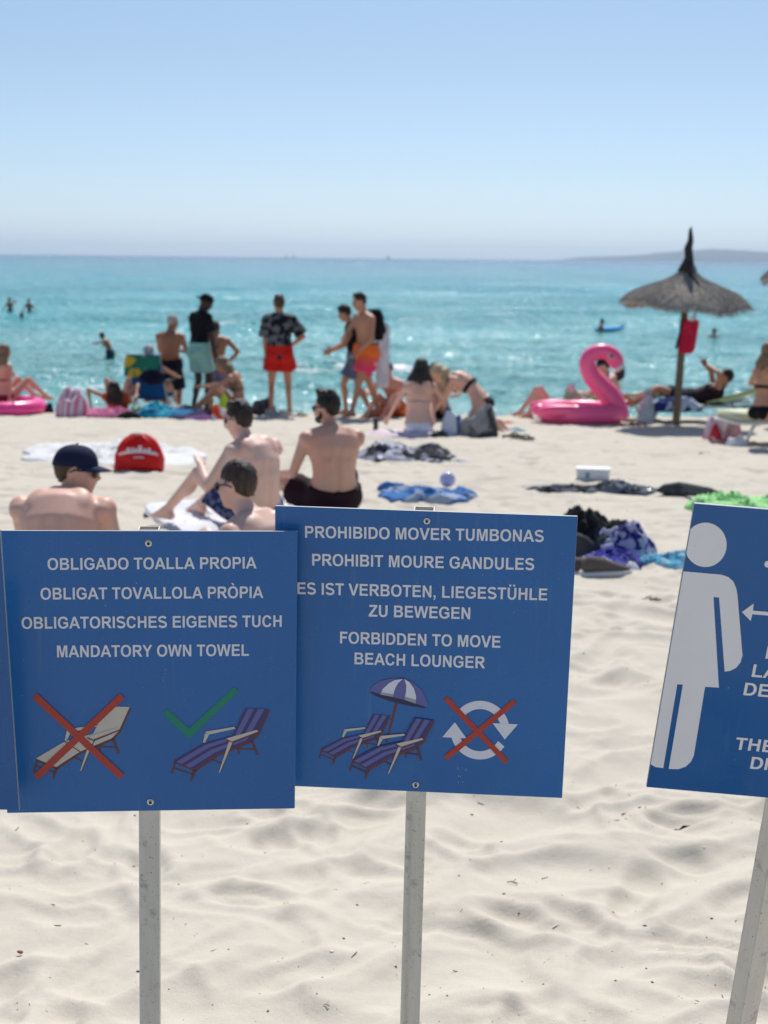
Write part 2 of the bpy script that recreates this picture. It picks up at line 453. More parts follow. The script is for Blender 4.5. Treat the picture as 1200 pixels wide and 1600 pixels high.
def _c(x0=.06, w=.9):
    o = _arc(x0 + w / 2, .5, w / 2, .518, 32, 328, 34); i = _arc(x0 + w / 2, .5, w / 2 - .205, .518 - .165, 325, 35, 34)
    return o + [(x0 + w - .06, .29), (x0 + w - .25, .345)] + i + [(x0 + w - .235, .67), (x0 + w - .03, .72)]
G = {
 'A': (1.0, [[(0, 0), (.215, 0), (.30, .225), (.705, .225), (.79, 0), (1.01, 0), (.61, 1), (.395, 1)], [(.355, .39), (.5, .775), (.643, .39)]]),
 'B': (1.0, [[(.1, 0)] + _arc(.60, .285, .335, .285, -90, 38, 12) + [(.83, .50), (.74, .535), (.84, .62)] + _arc(.60, .74, .29, .26, -20, 90, 12) + [(.1, 1)],
             [(.3, .165)] + _arc(.57, .3, .155, .135, -90, 90, 10) + [(.3, .435)], [(.3, .6)] + _arc(.54, .717, .145, .118, -90, 90, 10) + [(.3, .835)]]),
 'C': (1.0, [_c()]),
 'D': (1.0, [[(.1, 0)] + _arc(.47, .5, .475, .5, -90, 90, 24) + [(.1, 1)], [(.3, .168)] + _arc(.45, .5, .285, .332, -90, 90, 20) + [(.3, .832)]]),
 'E': (.93, [[(.1, 0), (.865, 0), (.865, .17), (.3, .17), (.3, .44), (.81, .44), (.81, .608), (.3, .608), (.3, .83), (.845, .83), (.845, 1), (.1, 1)]]),
 'F': (.85, [[(.1, 0), (.3, 0), (.3, .425), (.73, .425), (.73, .595), (.3, .595), (.3, .83), (.80, .83), (.80, 1), (.1, 1)]]),
 'G': (1.085, [_arc(.545, .5, .49, .518, 36, 316, 34) + [(1.0, .13), (1.0, .545), (.565, .545), (.565, .375), (.80, .375), (.80, .235)] + _arc(.545, .5, .285, .353, 310, 40, 30) + [(.775, .665), (.97, .71)]]),
 'H': (1.0, [[(.1, 0), (.3, 0), (.3, .435), (.70, .435), (.70, 0), (.9, 0), (.9, 1), (.7, 1), (.7, .61), (.3, .61), (.3, 1), (.1, 1)]]),
 'I': (.39, [[(.095, 0), (.295, 0), (.295, 1), (.095, 1)]]),
 'L': (.85, [[(.1, 0), (.80, 0), (.80, .17), (.3, .17), (.3, .99), (.1, .99)]]),
 'M': (1.165, [[(.1, 0), (.285, 0), (.285, .785), (.485, 0), (.68, 0), (.88, .785), (.88, 0), (1.065, 0), (1.065, 1), (.765, 1), (.583, .315), (.40, 1), (.1, 1)]]),
 'N': (1.0, [[(.1, 0), (.288, 0), (.288, .65), (.69, 0), (.895, 0), (.895, 1), (.708, 1), (.708, .332), (.297, 1), (.1, 1)]]),
 'O': (1.085, _O(.54, .97)),
 'P': (.93, [[(.1, 0), (.3, 0), (.3, .375)] + _arc(.585, .6875, .295, .3125, -90, 90, 16) + [(.1, 1)], [(.3, .545)] + _arc(.56, .6875, .12, .1425, -90, 90, 12) + [(.3, .83)]]),
 'R': (1.0, [[(.1, 0), (.3, 0), (.3, .42), (.36, .42), (.46, .385), (.76, 0), (1.0, 0), (.83, .26), (.70, .41)] + _arc(.62, .715, .295, .285, -55, 90, 14) + [(.1, 1)],
             [(.3, .58)] + _arc(.58, .705, .13, .125, -90, 90, 10) + [(.3, .83)]]),
 'S': (.93, [_s()]),
 'T': (.85, [[(.325, 0), (.527, 0), (.527, .83), (.82, .83), (.82, 1), (.03, 1), (.03, .83), (.325, .83)]]),
 'U': (1.0, [[(.1, 1), (.1, .42)] + _arc(.5, .38, .4, .398, 180, 360, 26) + [(.9, .42), (.9, 1), (.7, 1), (.7, .42)] + _arc(.5, .38, .2, .232, 360, 180, 22) + [(.3, .42), (.3, 1)]]),
 'V': (.93, [[(.355, 0), (.575, 0), (.93, 1), (.715, 1), (.47, .26), (.22, 1), (0, 1)]]),
 'W': (1.32, [[(.24, 0), (.455, 0), (.655, .745), (.86, 0), (1.07, 0), (1.31, 1), (1.105, 1), (.955, .31), (.78, 1), (.54, 1), (.355, .30), (.21, 1), (.005, 1)]]),
 'Y': (.93, [[(.365, 0), (.567, 0), (.567, .42), (.93, 1), (.70, 1), (.467, .61), (.235, 1), (0, 1), (.365, .42)]]),
 'Z': (.85, [[(.015, 0), (.82, 0), (.82, .17), (.29, .17), (.80, .84), (.80, 1), (.065, 1), (.065, .83), (.545, .83), (.015, .18)]]),
 ',': (.39, [[(.09, 0), (.17, 0), (.15, -.1), (.08, -.145), (.12, -.225), (.22, -.17), (.275, -.08), (.285, .0), (.285, .19), (.09, .19)]]),
 ' ': (.39, []),
}
G['\u00d2'] = (G['O'][0], G['O'][1] + [[(.36, 1.30), (.56, 1.30), (.68, 1.09), (.54, 1.09)]])
G['\u00dc'] = (G['U'][0], G['U'][1] + [[(.24, 1.09), (.42, 1.09), (.42, 1.26), (.24, 1.26)], [(.58, 1.09), (.76, 1.09), (.76, 1.26), (.58, 1.26)]])
def filled(polys, name, mat, parent, mtx):
    """even-odd filled flat outline -> mesh, placed with mtx (2D local -> parent space)"""
    cu = bpy.data.curves.new('tmp', 'CURVE'); cu.dimensions = '2D'; cu.fill_mode = 'BOTH'
    for p in polys:
        sp = cu.splines.new('POLY'); sp.points.add(len(p) - 1); sp.use_cyclic_u = True
        for q, (x, y) in zip(sp.points, p): q.co = (x, y, 0, 1)
    o = bpy.data.objects.new('tmp', cu); COL.objects.link(o)
    me = bpy.data.meshes.new_from_object(o.evaluated_get(bpy.context.evaluated_depsgraph_get()))
    bpy.data.objects.remove(o); me.transform(mtx)
    return link_mesh(name, me, mat, parent, smooth=False)

# ------------------------------------------------------------------ the signs
def mat_board(seed, tone):
    t = NT('printed_blue_sheet'); vec = t.coord()
    mp = t.n('ShaderNodeMapping'); mp.inputs['Location'].default_value = (seed, seed * 2, 0); t.l(vec, mp.inputs[0]); v = mp.outputs[0]
    b = t.mix(t.ramp(t.noise(3.0, 3, .5, v), [(.35, (0, 0, 0)), (.65, (1, 1, 1))]), tuple(x * .93 for x in tone), tuple(x * 1.06 for x in tone))
    b = t.mix(t.ramp(t.noise(160, 2, .6, v), [(.72, (0, 0, 0)), (.76, (.35, .35, .35))]), b, (.02, .04, .09))       # specks of dirt
    b = t.mix(t.ramp(t.noise(230, 1, .5, v), [(.78, (0, 0, 0)), (.8, (.8, .8, .8))]), b, (.5, .5, .48))             # chips
    ms = t.n('ShaderNodeMapping'); ms.inputs['Scale'].default_value = (60, 1, 4); t.l(v, ms.inputs[0])
    b = t.mix(t.math('MULTIPLY', t.ramp(t.noise(1.2, 3, .6, ms.outputs[0]), [(.6, (0, 0, 0)), (.8, (1, 1, 1))]), .10), b, (.35, .36, .38))  # run marks
    r = t.ramp(t.noise(7, 4, .6, v), [(.3, (.2, .2, .2)), (.75, (.38, .38, .38))])
    return t.set(Base_Color=b, Roughness=r, Specular_IOR_Level=.4, Normal=t.bump(t.noise(2.2, 2, .5, v), .25, .02))
M_edge = plain('board_edge', (.40, .40, .39), .5)
def flat(name, c, rough=.4):
    t = NT(name); vec = t.coord()
    b = t.mix(t.noise(14, 4, .6, vec), tuple(x * .92 for x in c), tuple(min(1, x * 1.05) for x in c))
    b = t.mix(t.ramp(t.noise(190, 2, .6, vec), [(.74, (0, 0, 0)), (.8, (.5, .5, .5))]), b, (.05, .06, .1))
    return t.set(Base_Color=b, Roughness=rough, Specular_IOR_Level=.4)
M_txt = flat('grey_white_print', (.76, .76, .79)); M_red = flat('red_print', (.43, .045, .03)); M_green = flat('green_print', (.0, .23, .14))
M_cream = flat('cream_print', (.58, .53, .45)); M_brown = flat('brown_print', (.13, .04, .045)); M_indigo = flat('indigo_print', (.045, .04, .17))
M_lilac = flat('lilac_print', (.115, .13, .36)); M_white = flat('white_print', (.70, .71, .80)); M_shade = flat('shade_print', (.33, .34, .38)); M_navy = flat('navy_print', (.02, .025, .09))
M_steel = plain('bright_steel', (.6, .6, .6), .25, 1.0)
def mat_post():
    t = NT('galvanised_steel'); vec = t.coord(); mp = t.n('ShaderNodeMapping'); mp.inputs['Scale'].default_value = (1, 1, .12); t.l(vec, mp.inputs[0])
    b = t.mix(t.noise(70, 4, .65, mp.outputs[0]), (.55, .515, .44), (.76, .725, .64))
    b = t.mix(t.ramp(t.noise(26, 5, .7, vec), [(.56, (0, 0, 0)), (.66, (.7, .7, .7))]), b, (.34, .32, .275))
    b = t.mix(t.ramp(t.noise(240, 2, .6, vec), [(.68, (0, 0, 0)), (.72, (1, 1, 1))]), b, (.08, .06, .05))
    return t.set(Base_Color=b, Metallic=.12, Roughness=.5, Normal=t.bump(t.noise(120, 4, .7, vec), .25, .004))
M_post = mat_post()

def sign(pose, label, posts_px, seed, tone, W=.5, H=.5, side=0.0, cut=None):
    (x, y, z), e = pose
    root = empty('sign_board_on_post', (x, y, z)); root.rotation_euler = Euler([R(a) for a in e]); Mw = root.rotation_euler.to_matrix()
    root['label'] = label; root['category'] = 'sign'
    def loc(px, py, off=0.0):
        """photo pixel -> point of the board's own plane (x, z); the artwork is flat on the board"""
        d = Mw.transposed() @ ray(px, py); o = Mw.transposed() @ Vector((-x, -y, -z)); k = (-off - o.y) / d.y
        p = o + d * k; return Vector((p.x, p.z))
    bm = bmesh.new(); box(bm, (0, .003, 0), (W, .006, H), bev=.0009)
    bo = bm_obj('board', bm, [mat_board(seed, tone), M_edge], root, False)
    for p in bo.data.polygons: p.material_index = 0 if p.normal.y < -.9 else 1
    def place(layer): return Matrix(((1, 0, 0, 0), (0, 0, 1, -(.0004 + .0003 * layer)), (0, 1, 0, 0), (0, 0, 0, 1)))
    def art(name, polys, mat, layer=0, pix=True):
        if pix: polys = [[tuple(loc(*q)) for q in p] for p in polys]
        polys = [[(max(-W / 2 + .0006, min(W / 2 - .0006, a)), max(-H / 2 + .0006, min(H / 2 - .0006, b))) for a, b in p] for p in polys]
        return filled(polys, name, mat, root, place(layer))
    def text(s, x0, y0, x1=None, y1=None, cap=18.4):
        a = loc(x0, y0); adv = sum(G[c][0] for c in s); w = adv - .1
        if x1 is not None:
            b = loc(x1, y1); sx = (b - a).length / w; ang = math.atan2(b.y - a.y, b.x - a.x)
            sy = (loc(x0, y0 - cap) - a).length
        else: sy = sx = cap; ang = 0.0
        out = []; X = -.08
        for c in s:
            for poly in G[c][1]:
                out.append([(a.x + (X + u) * sx * math.cos(ang) - v * sy * math.sin(ang), a.y + (X + u) * sx * math.sin(ang) + v * sy * math.cos(ang)) for u, v in poly])
            X += G[c][0]
        art('lettering', out, M_txt, 1, False)
    # post: square tube behind the board
    if posts_px:
        wt_ = .036; (ax, ay), (bx, by) = posts_px
        p, q = loc(ax, ay, -.024), loc(bx, by, -.024); d = (q - p).normalized()
        tilt = math.atan2(d.x, -d.y)
        L = (base_z(y) - .35 - (z + p.y)) / -math.cos(tilt) / math.cos(R(e[0]))
        bm = bmesh.new(); rm = Matrix.Rotation(-tilt, 3, 'Y') @ Matrix.Rotation(side, 3, 'Z')
        axis = Vector((d.x, 0, d.y)); th = .0022
        c0 = Vector((p.x, .0062 + wt_ / 2 + (.009 if side else 0), p.y)) + axis * L / 2
        for sx_, sy_, dx, dy in ((0, -1, wt_, th), (0, 1, wt_, th), (-1, 0, th, wt_ - 2 * th - .0002), (1, 0, th, wt_ - 2 * th - .0002)):
            box(bm, c0 + rm @ Vector((sx_ * (wt_ / 2 - th / 2), sy_ * (wt_ / 2 - th / 2), 0)), (dx, dy, L), rm, bev=.0006)
        if seed == 2:
            for k in (-.010, -.006): box(bm, c0 + rm @ Vector((k, -wt_ / 2 - .0004, -.26)), (.0012, .0012, L - .56), rm)
        bm_obj('post', bm, M_post, root, False)
    return root, art, text, loc
def bolt(root, p, zrot=0):
    bm = bmesh.new()
    for k, (r, h) in enumerate(((.0062, .0010), (.0045, .0022))):
        bmesh.ops.create_cone(bm, cap_ends=True, segments=20, radius1=r, radius2=r * .85, depth=h, matrix=Matrix.Translation((0, -.0009 - h / 2 - k * .0008, 0)) @ Matrix.Rotation(math.pi / 2, 4, 'X'))
    o = bm_obj('bolt', bm, M_steel, root, False); o.location = (p.x, 0, p.y)
    bm = bmesh.new(); bmesh.ops.create_cone(bm, cap_ends=True, segments=6, radius1=.0031, radius2=.0031, depth=.0008, matrix=Matrix.Translation((0, -.0044, 0)) @ Matrix.Rotation(math.pi / 2, 4, 'X'))
    bm_obj('socket', bm, plain('socket_dark', (.02, .02, .02), .6), o, False)

def bar(a, b, w, ext=0.0):
    a, b = Vector(a), Vector(b); t = (b - a).normalized(); n = Vector((-t.y, t.x)) * w / 2; a = a - t * ext; b = b + t * ext
    return [tuple(a + n), tuple(b + n), tuple(b - n), tuple(a - n)]
def lounger_art(art, f, cloth, lite, striped=True):
    """drawn deck chair; f maps template points to photo pixels on the board"""
    Fm = lambda ps: [f(*p) for p in ps]
    P0, P1, Q0, Q1, R0, R1, T0, T1 = [Vector(v) for v in ((393, 635), (530, 692), (590, 520), (690, 590), (782, 468), (905, 500), (870, 285), (1028, 290))]
    wood = [[(530, 692), (690, 590), (905, 500), (955, 450), (1028, 290), (1036, 305), (965, 462), (915, 515), (695, 606), (535, 712)],
            [(393, 635), (530, 690), (538, 708), (395, 652)],
            [(395, 645), (408, 650), (385, 726), (372, 722)], [(520, 695), (545, 700), (515, 773), (503, 768)], bar((400, 688), (522, 730), 9),
            [(905, 505), (922, 500), (960, 596), (947, 602)], [(812, 553), (824, 550), (836, 588), (826, 592)], bar((822, 556), (932, 561), 9), bar((648, 626), (712, 655), 8)]
    for w in wood: art('lounger_frame_picture', [Fm(w)], M_brown, 1)
    fab = [tuple(v) for v in (P0, P1, Q1, R1, (955, 450), T1, T0, R0, Q0)]
    art('lounger_cloth_picture', [Fm(fab)], cloth, 2)
    if striped:
        for a, b in ((.13, .38), (.56, .82)):
            lp = lambda A, B, k: tuple(A.lerp(B, k))
            art('lounger_stripe_picture', [Fm([lp(P0, P1, a), lp(P0, P1, b), lp(Q0, Q1, b), lp(R0, R1, b), lp(T0, T1, b), lp(T0, T1, a), lp(R0, R1, a), lp(Q0, Q1, a)])], lite, 3)
    else: art('lounger_seam_picture', [Fm(bar((590, 522), (690, 588), 7))], M_brown, 3)
    art('lounger_far_arm_picture', [Fm([(603, 446), (628, 462), (600, 516), (588, 512)]), ], M_cream, 3)
    art('lounger_far_arm_picture', [Fm([(603, 440), (798, 408), (806, 420), (626, 460)])], M_cream, 4)
    art('lounger_near_arm_picture', [Fm([(762, 506), (786, 510), (702, 712), (692, 718)])], M_cream, 4)
    art('lounger_near_arm_picture', [Fm([(786, 510), (793, 512), (706, 714), (700, 716)])], M_brown, 3)
    art('lounger_near_arm_picture', [Fm([(740, 490), (780, 508), (960, 440), (960, 448), (784, 520), (742, 500)])], M_brown, 4)
    art('lounger_near_arm_picture', [Fm([(742, 486), (948, 428), (960, 438), (782, 506)])], M_cream, 5)

POSE0 = ((-.8803 * .98, 2.3374 * .98, -.7022 * .98), (2.92, -.77, -3.5))
POSE1 = ((-.3991, 2.3671, -.7096), (-.28, .52, 5.31))
POSE2 = ((.0658 * 1.04, 2.3266 * 1.04, -.6598 * 1.04), (3.23, .85, -3.06))
POSE3 = ((.6897, 2.1039, -.6074), (13.92, 3.82, -2.24))
BLUE = (.012, .128, .385)
# --- far left board, cut by the picture's edge
s0, art, text, loc = sign(POSE0, 'plain blue board cut off at the left edge, overlapping the towel notice', None, 5, (.009, .10, .31), .49, .49)
# --- towel notice
s1, art, text, loc = sign(POSE1, 'blue notice MANDATORY OWN TOWEL with a crossed white lounger and a ticked striped one', ((233, 825), (235, 1600)), 1, BLUE)
text('OBLIGADO TOALLA PROPIA', 75, 890.4, 400.5, 888.1); text('OBLIGAT TOVALLOLA PR\u00d2PIA', 64, 936.8, 411, 934.1)
text('OBLIGATORISCHES EIGENES TUCH', 34.5, 982.4, 441.5, 979.3); text('MANDATORY OWN TOWEL', 89, 1026.9, 389.4, 1024.6)
z1 = lambda x, y: (x / 2.609, 1040 + y / 2.609)
fb = lambda x, y: (180 + x / 4.286, 1040 + y / 4.286)
def fw(x, y): X, Y = fb(x, y); return (X - 215.4 + (X - 271) * -.012, Y - 3.3)
lounger_art(art, fw, M_cream, M_cream, False)
lounger_art(art, fb, M_indigo, M_lilac)
art('red_cross_mark', [[z1(*p) for p in bar((143, 122), (497, 452), 28)]], M_red, 6); art('red_cross_mark', [[z1(*p) for p in bar((499, 122), (148, 453), 28)]], M_red, 7)
art('green_tick_mark', [[z1(*p) for p in ((662, 195), (682, 176), (771, 256), (955, 86), (974, 104), (771, 298))]], M_green, 1)
for p in ((232, 849), (235, 1253)): bolt(s1, loc(*p))
rs_ = random.Random(2)
def scratches(spots, name='scratch_marks'):
    o = art(name, [bar((x, y), (x + rs_.uniform(-dx, dx), y + rs_.uniform(-dy, dy)), w) for x, y, dx, dy, w in spots], M_shade, 8); o['kind'] = 'stuff'
scratches([(257 + rs_.uniform(-1.5, 1.5), 1046 + 5.2 * k, .8, 2.2, .8) for k in range(7)] + [(25 + rs_.random() * 430, 845 + 400 * rs_.random(), 1.5, 1.5, .7) for k in range(26)] + [(30 + 4 * k, 1263 + rs_.random() * 3, 2, 1, .8) for k in range(4)])
# --- lounger notice
s2, art, text, loc = sign(POSE2, 'blue notice FORBIDDEN TO MOVE BEACH LOUNGER with striped loungers, umbrella and crossed arrows', ((663, 795), (640.5, 1600)), 2, BLUE, .52, .52)
for a in (('PROHIBIDO MOVER TUMBONAS', 476.4, 840, 850, 846.6), ('PROHIBIT MOURE GANDULES', 487.5, 883.4, 835, 890.6), ('ES IST VERBOTEN, LIEGEST\u00dcHLE', 464.5, 928, 855.6, 938),
          ('ZU BEWEGEN', 577.2, 963.2, 736, 967.4), ('FORBIDDEN TO MOVE', 531, 1005, 782.5, 1012), ('BEACH LOUNGER', 553.6, 1037.6, 757.5, 1044.2)): text(*a)
def affine(src, dst):
    A = np.array([[x, y, 1] for x, y in src]); X = np.linalg.solve(A, np.array(dst))
    return lambda x, y: tuple(np.array([x, y, 1]) @ X)
src = ((393, 635), (530, 692), (870, 285)); z5 = lambda x, y: (480 + x / 5.4545, 1040 + y / 5.4545)
pole = [z5(*p) for p in ((752, 300), (777, 304), (682, 655), (666, 655))]
art('umbrella_pole_picture', [pole], M_brown, 0)
art('umbrella_underside_picture', [[z5(*p) for p in ((530, 222), (560, 245), (610, 268), (720, 305), (850, 338), (1000, 362), (1022, 345), (930, 318), (830, 285), (720, 255), (630, 235))]], M_navy, 2)
art('umbrella_canopy_picture', [[z5(*p) for p in ((525, 213), (560, 170), (620, 130), (700, 110), (820, 107), (900, 140), (970, 200), (1008, 265), (1027, 330), (1015, 350), (930, 322), (830, 290), (720, 262), (630, 243), (560, 222))]], M_lilac, 3)
art('umbrella_white_panel_picture', [[z5(*p) for p in ((627, 243), (642, 200), (695, 150), (745, 122), (815, 112), (775, 145), (748, 195), (730, 262))]], M_white, 4)
art('umbrella_white_panel_picture', [[z5(*p) for p in ((830, 114), (870, 138), (908, 190), (928, 255), (925, 320), (830, 288), (842, 225), (845, 165))]], M_white, 4)
art('umbrella_hem_picture', [[z5(*p) for p in ((627, 225), (732, 240), (730, 263), (627, 245))]], M_shade, 5); art('umbrella_hem_picture', [[z5(*p) for p in ((834, 262), (928, 290), (925, 321), (830, 289))]], M_shade, 5)
art('umbrella_tip_picture', [[z5(*p) for p in ((790, 108), (800, 102), (820, 103), (828, 112))]], M_navy, 5)
lounger_art(art, affine(src, [z5(118, 708), z5(238, 770), z5(562, 412)]), M_indigo, M_lilac)
def lift(fn, k): return lambda name, polys, mat, layer=0: fn(name, polys, mat, layer + k)
lounger_art(lift(art, 6), affine(src, [z5(385, 795), z5(522, 872), z5(912, 442)]), M_indigo, M_lilac)
z6 = lambda x, y: (670 + x / 7.5, 1060 + y / 7.5)
def ringarc(a0, a1): return [z6(*p) for p in [(600 + 344 * math.cos(R(a)), 604 - 344 * math.sin(R(a))) for a in np.linspace(a0, a1, 30)] + [(600 + 247 * math.cos(R(a)), 604 - 247 * math.sin(R(a))) for a in np.linspace(a1 - 3, a0 + 3, 30)]]
art('turning_arrow_picture', [ringarc(144, 8)], M_white, 1); art('turning_arrow_picture', [[z6(*p) for p in ((748, 522), (1045, 535), (890, 714))]], M_white, 2)
art('turning_arrow_picture', [ringarc(-34, -166)], M_white, 1); art('turning_arrow_picture', [[z6(*p) for p in ((305, 510), (441, 700), (158, 686))]], M_white, 2)
art('red_cross_mark', [[z6(*p) for p in bar((205, 237), (905, 970), 64, 12)]], M_red, 3); art('red_cross_mark', [[z6(*p) for p in bar((998, 272), (205, 925), 64, 12)]], M_red, 4)
for p in ((667, 814), (649.5, 1226)): bolt(s2, loc(*p))
scratches([(725 + rs_.uniform(-12, 12), 1205 + rs_.uniform(-6, 18), 3, 3, .9) for k in range(9)] + [(495, 1125, 6, .5, .8), (465, 831, 1, 4, 1)] + [(475 + rs_.random() * 400, 805 + 420 * rs_.random(), 1.6, 1.6, .7) for k in range(26)])
# --- distance notice, its right part outside the picture
s3, art, text, loc = sign(POSE3, 'tilted blue notice with a white standing figure and arrow at the right edge', ((1308, 790), (1160, 1600)), 3, (.009, .105, .33), side=R(28))
z3 = lambda x, y: (980 + x / 3.2, 780 + y / 3.2)
art('figure_head_picture', [[z3(391 + 106 * math.cos(a) - 0, 227 + 111 * math.sin(a)) for a in np.linspace(0, 2 * math.pi, 48, endpoint=False)]], M_txt, 1)
art('figure_body_picture', [[z3(*p) for p in ((262, 358), (470, 376), (505, 388), (530, 410), (545, 445), (551, 480), (576, 780), (566, 815), (545, 842), (515, 857), (487, 861), (459, 490), (431, 488), (458, 941), (389, 937),
     (333, 1280), (318, 1312), (292, 1336), (255, 1349), (207, 1347), (278, 926), (250, 924), (180, 1343), (140, 1338), (100, 1322))]], M_txt, 1)
art('distance_arrow_picture', [[z3(*p) for p in ((573, 563), (632, 521), (628, 556), (1150, 600), (1150, 618), (625, 574), (617, 608))]], M_txt, 1)
art('dot_picture', [[z3(702 + 17 * math.cos(a), 324 + 17 * math.sin(a)) for a in np.linspace(0, 2 * math.pi, 20, endpoint=False)]], M_txt, 1)
k = (loc(1161, 1085.6) - loc(1162, 1066)).length
text('M', 1195, 1028.7, cap=k); text('LA', 1173.5, 1057, cap=k); text('DE', 1160.5, 1085.6, cap=k); text('THE', 1148.5, 1170.6, cap=k); text('DISTANCE', 1171, 1200.5, cap=k)
# ------------------------------------------------------------------ people
UP = Vector((0, 0, 1))
def ik(a, target, l1, l2, pole):
    """two bones from a to target, the joint bent towards pole"""
    a, target, pole = Vector(a), Vector(target), Vector(pole); d = target - a; L = min(d.length, (l1 + l2) * .998); d.normalize()
    x = (l1 * l1 - l2 * l2 + L * L) / (2 * L); h = math.sqrt(max(l1 * l1 - x * x, 0))
    p = (pole - d * pole.dot(d)).normalized()
    return a + d * x + p * h, a + d * L
class Fig:
    """a posed figure; frame: +x its right, +y its front, +z up; origin on the ground below the pelvis"""
    def __init__(s, H=1.76, pz=.95, lean=(0, 3), side=0, twist=0, hand=((.3, .05, .9), (-.3, .05, .9)), elbow=((.3, -1, 0), (-.3, -1, 0)),
                 foot=((.1, 0, .08), (-.1, 0, .08)), knee=((.1, 1, .2), (-.1, 1, .2)), toe=((.1, 1, 0), (-.1, 1, 0)), look=(0, 0), tilt=0, build=1.0, female=False, curl=.6, px=0):
        k = H / 1.76; s.k = k; s.H = H; s.female = female; s.build = build; s.curl = curl
        P = Vector((px, 0, pz)); s.P = P
        def dirn(a): return (Matrix.Rotation(R(-side), 3, 'Y') @ (Matrix.Rotation(R(-a), 3, 'X') @ UP))
        s.spine = [P]; L = .52 * k; n = 6
        for i in range(n):
            a = lean[0] + (lean[1] - lean[0]) * (i + .5) / n; s.spine.append(s.spine[-1] + dirn(a) * L / n)
        s.up = [dirn(lean[0] + (lean[1] - lean[0]) * i / n) for i in range(n + 1)]
        tw = Matrix.Rotation(R(-twist), 3, 'Z')
        X0 = Vector((1, 0, 0)); s.X = [Matrix.Rotation(R(-twist) * i / n, 3, s.up[i]) @ X0 for i in range(n + 1)]
        s.X = [(x - u * x.dot(u)).normalized() for x, u in zip(s.X, s.up)]; s.Y = [u.cross(x) for x, u in zip(s.X, s.up)]
        sw = (.158 if female else .185) * k * build ** .5; s.sh = []
        for q in (1, -1): s.sh.append(s.spine[-1] + s.X[-1] * sw * q - s.up[-1] * .065 * k + s.Y[-1] * .0)
        s.el, s.wr = [], []
        for i in (0, 1):
            e, w = ik(s.sh[i], hand[i], .285 * k, .255 * k, elbow[i]); s.el.append(e); s.wr.append(w)
        s.hip = [P + s.X[0] * .09 * k * q - s.up[0] * .03 for q in (1, -1)]; s.kn, s.an = [], []
        for i in (0, 1):
            e, w = ik(s.hip[i], foot[i], .435 * k, .42 * k, knee[i]); s.kn.append(e); s.an.append(w)
        s.toe = [Vector(t).normalized() for t in toe]
        nu = (s.up[-1] * .75 + UP * .25).normalized() + s.Y[-1] * .18; s.neck = s.spine[-1]; s.nd = nu.normalized()
        yaw, pit = look
        f = Matrix.Rotation(R(-yaw), 3, 'Z') @ Vector((s.Y[-1].x, s.Y[-1].y, 0)).normalized()
        r = f.cross(UP); f = Matrix.Rotation(R(pit), 3, r) @ f; u = r.cross(f)
        Q = Matrix.Rotation(R(tilt), 3, f); r, u = Q @ r, Q @ u
        s.hM = Matrix((r, f, u)).transposed(); s.hc = s.neck + s.nd * .085 * k + u * .095 * k + f * .02 * k
    def hp(s, x, y, z): return s.hc + s.hM @ (Vector((x, y, z)) * s.k)
    def torso_secs(s, grow=0.0, a=0, b=7):
        f, k, bl = s.female, s.k, s.build
        W = [(.165, .115), (.152, .11), (.135, .10), (.142, .105), (.165, .115), (.172, .112), (.13, .08)] if not f else [(.172, .115), (.14, .10), (.112, .085), (.12, .09), (.14, .105), (.145, .095), (.11, .07)]
        out = []
        for i in range(a, b):
            out.append((s.spine[i], s.X[i], s.Y[i], W[i][0] * k * bl + grow, W[i][1] * k * bl + grow))
        return out
    def body(s, voxel, hands=True, face=True):
        k, bl, f = s.k, s.build, s.female; bm = bmesh.new()
        sec = s.torso_secs(); P, X, Y, U = s.spine[0], s.X[0], s.Y[0], s.up[0]
        sec = [(P - U * .11 * k, X, Y, .09 * k, .075 * k), (P - U * .06 * k, X, Y, .15 * k * bl, .105 * k * bl)] + sec
        loft(bm, sec, 24)
        for q, i in ((1, 0), (-1, 1)):
            ball(bm, P + X * .078 * k * q - Y * .055 * k - U * .055 * k, ((.088 if not f else .098) * k, .088 * k, .09 * k))       # buttock
            ball(bm, s.spine[5] + s.X[5] * .085 * k * q - s.Y[5] * .075 * k, (.07 * k, .035 * k, .085 * k), Matrix((s.X[5], s.Y[5], s.up[5])).transposed())   # shoulder blade
            if f: ball(bm, s.spine[4] + s.X[4] * .07 * k * q + s.Y[4] * .085 * k, .062 * k)
            else: ball(bm, s.spine[5] + s.X[5] * .08 * k * q + s.Y[5] * .07 * k - s.up[5] * .02, (.075 * k, .045 * k, .055 * k))
            capsule(bm, s.neck - s.nd * .0 + s.X[-1] * .03 * q * k, s.sh[i] + s.up[-1] * .012 * k, .052 * k, .046 * k)              # trapezius
            capsule(bm, s.spine[5] + s.X[5] * .09 * q * k, s.sh[i] - s.up[-1] * .03, .07 * k, .05 * k)
            a = .046 if not f else .037
            m1 = s.sh[i].lerp(s.el[i], .4)
            ball(bm, s.sh[i], (a + .012) * k)
            capsule(bm, s.sh[i], m1, (a + .004) * k, a * k); capsule(bm, m1, s.el[i], a * k, (a - .010) * k)
            m2 = s.el[i].lerp(s.wr[i], .3); capsule(bm, s.el[i], m2, (a - .009) * k, (a - .006) * k); capsule(bm, m2, s.wr[i], (a - .006) * k, (a * .56) * k)
            if hands: s.hand(bm, i)
            t = (.085 if not f else .082) * bl ** .5; capsule(bm, s.hip[i], s.hip[i].lerp(s.kn[i], .5), t * k, t * .82 * k); capsule(bm, s.hip[i].lerp(s.kn[i], .5), s.kn[i], t * .82 * k, .054 * k)
            sd = (s.an[i] - s.kn[i]).normalized(); td = (s.kn[i] - s.hip[i]).normalized()
            cb = s.kn[i].lerp(s.an[i], .32) + (s.hip[i] - s.kn[i]).normalized() * 0
            back = (-s.toe[i] + sd * s.toe[i].dot(sd)).normalized()
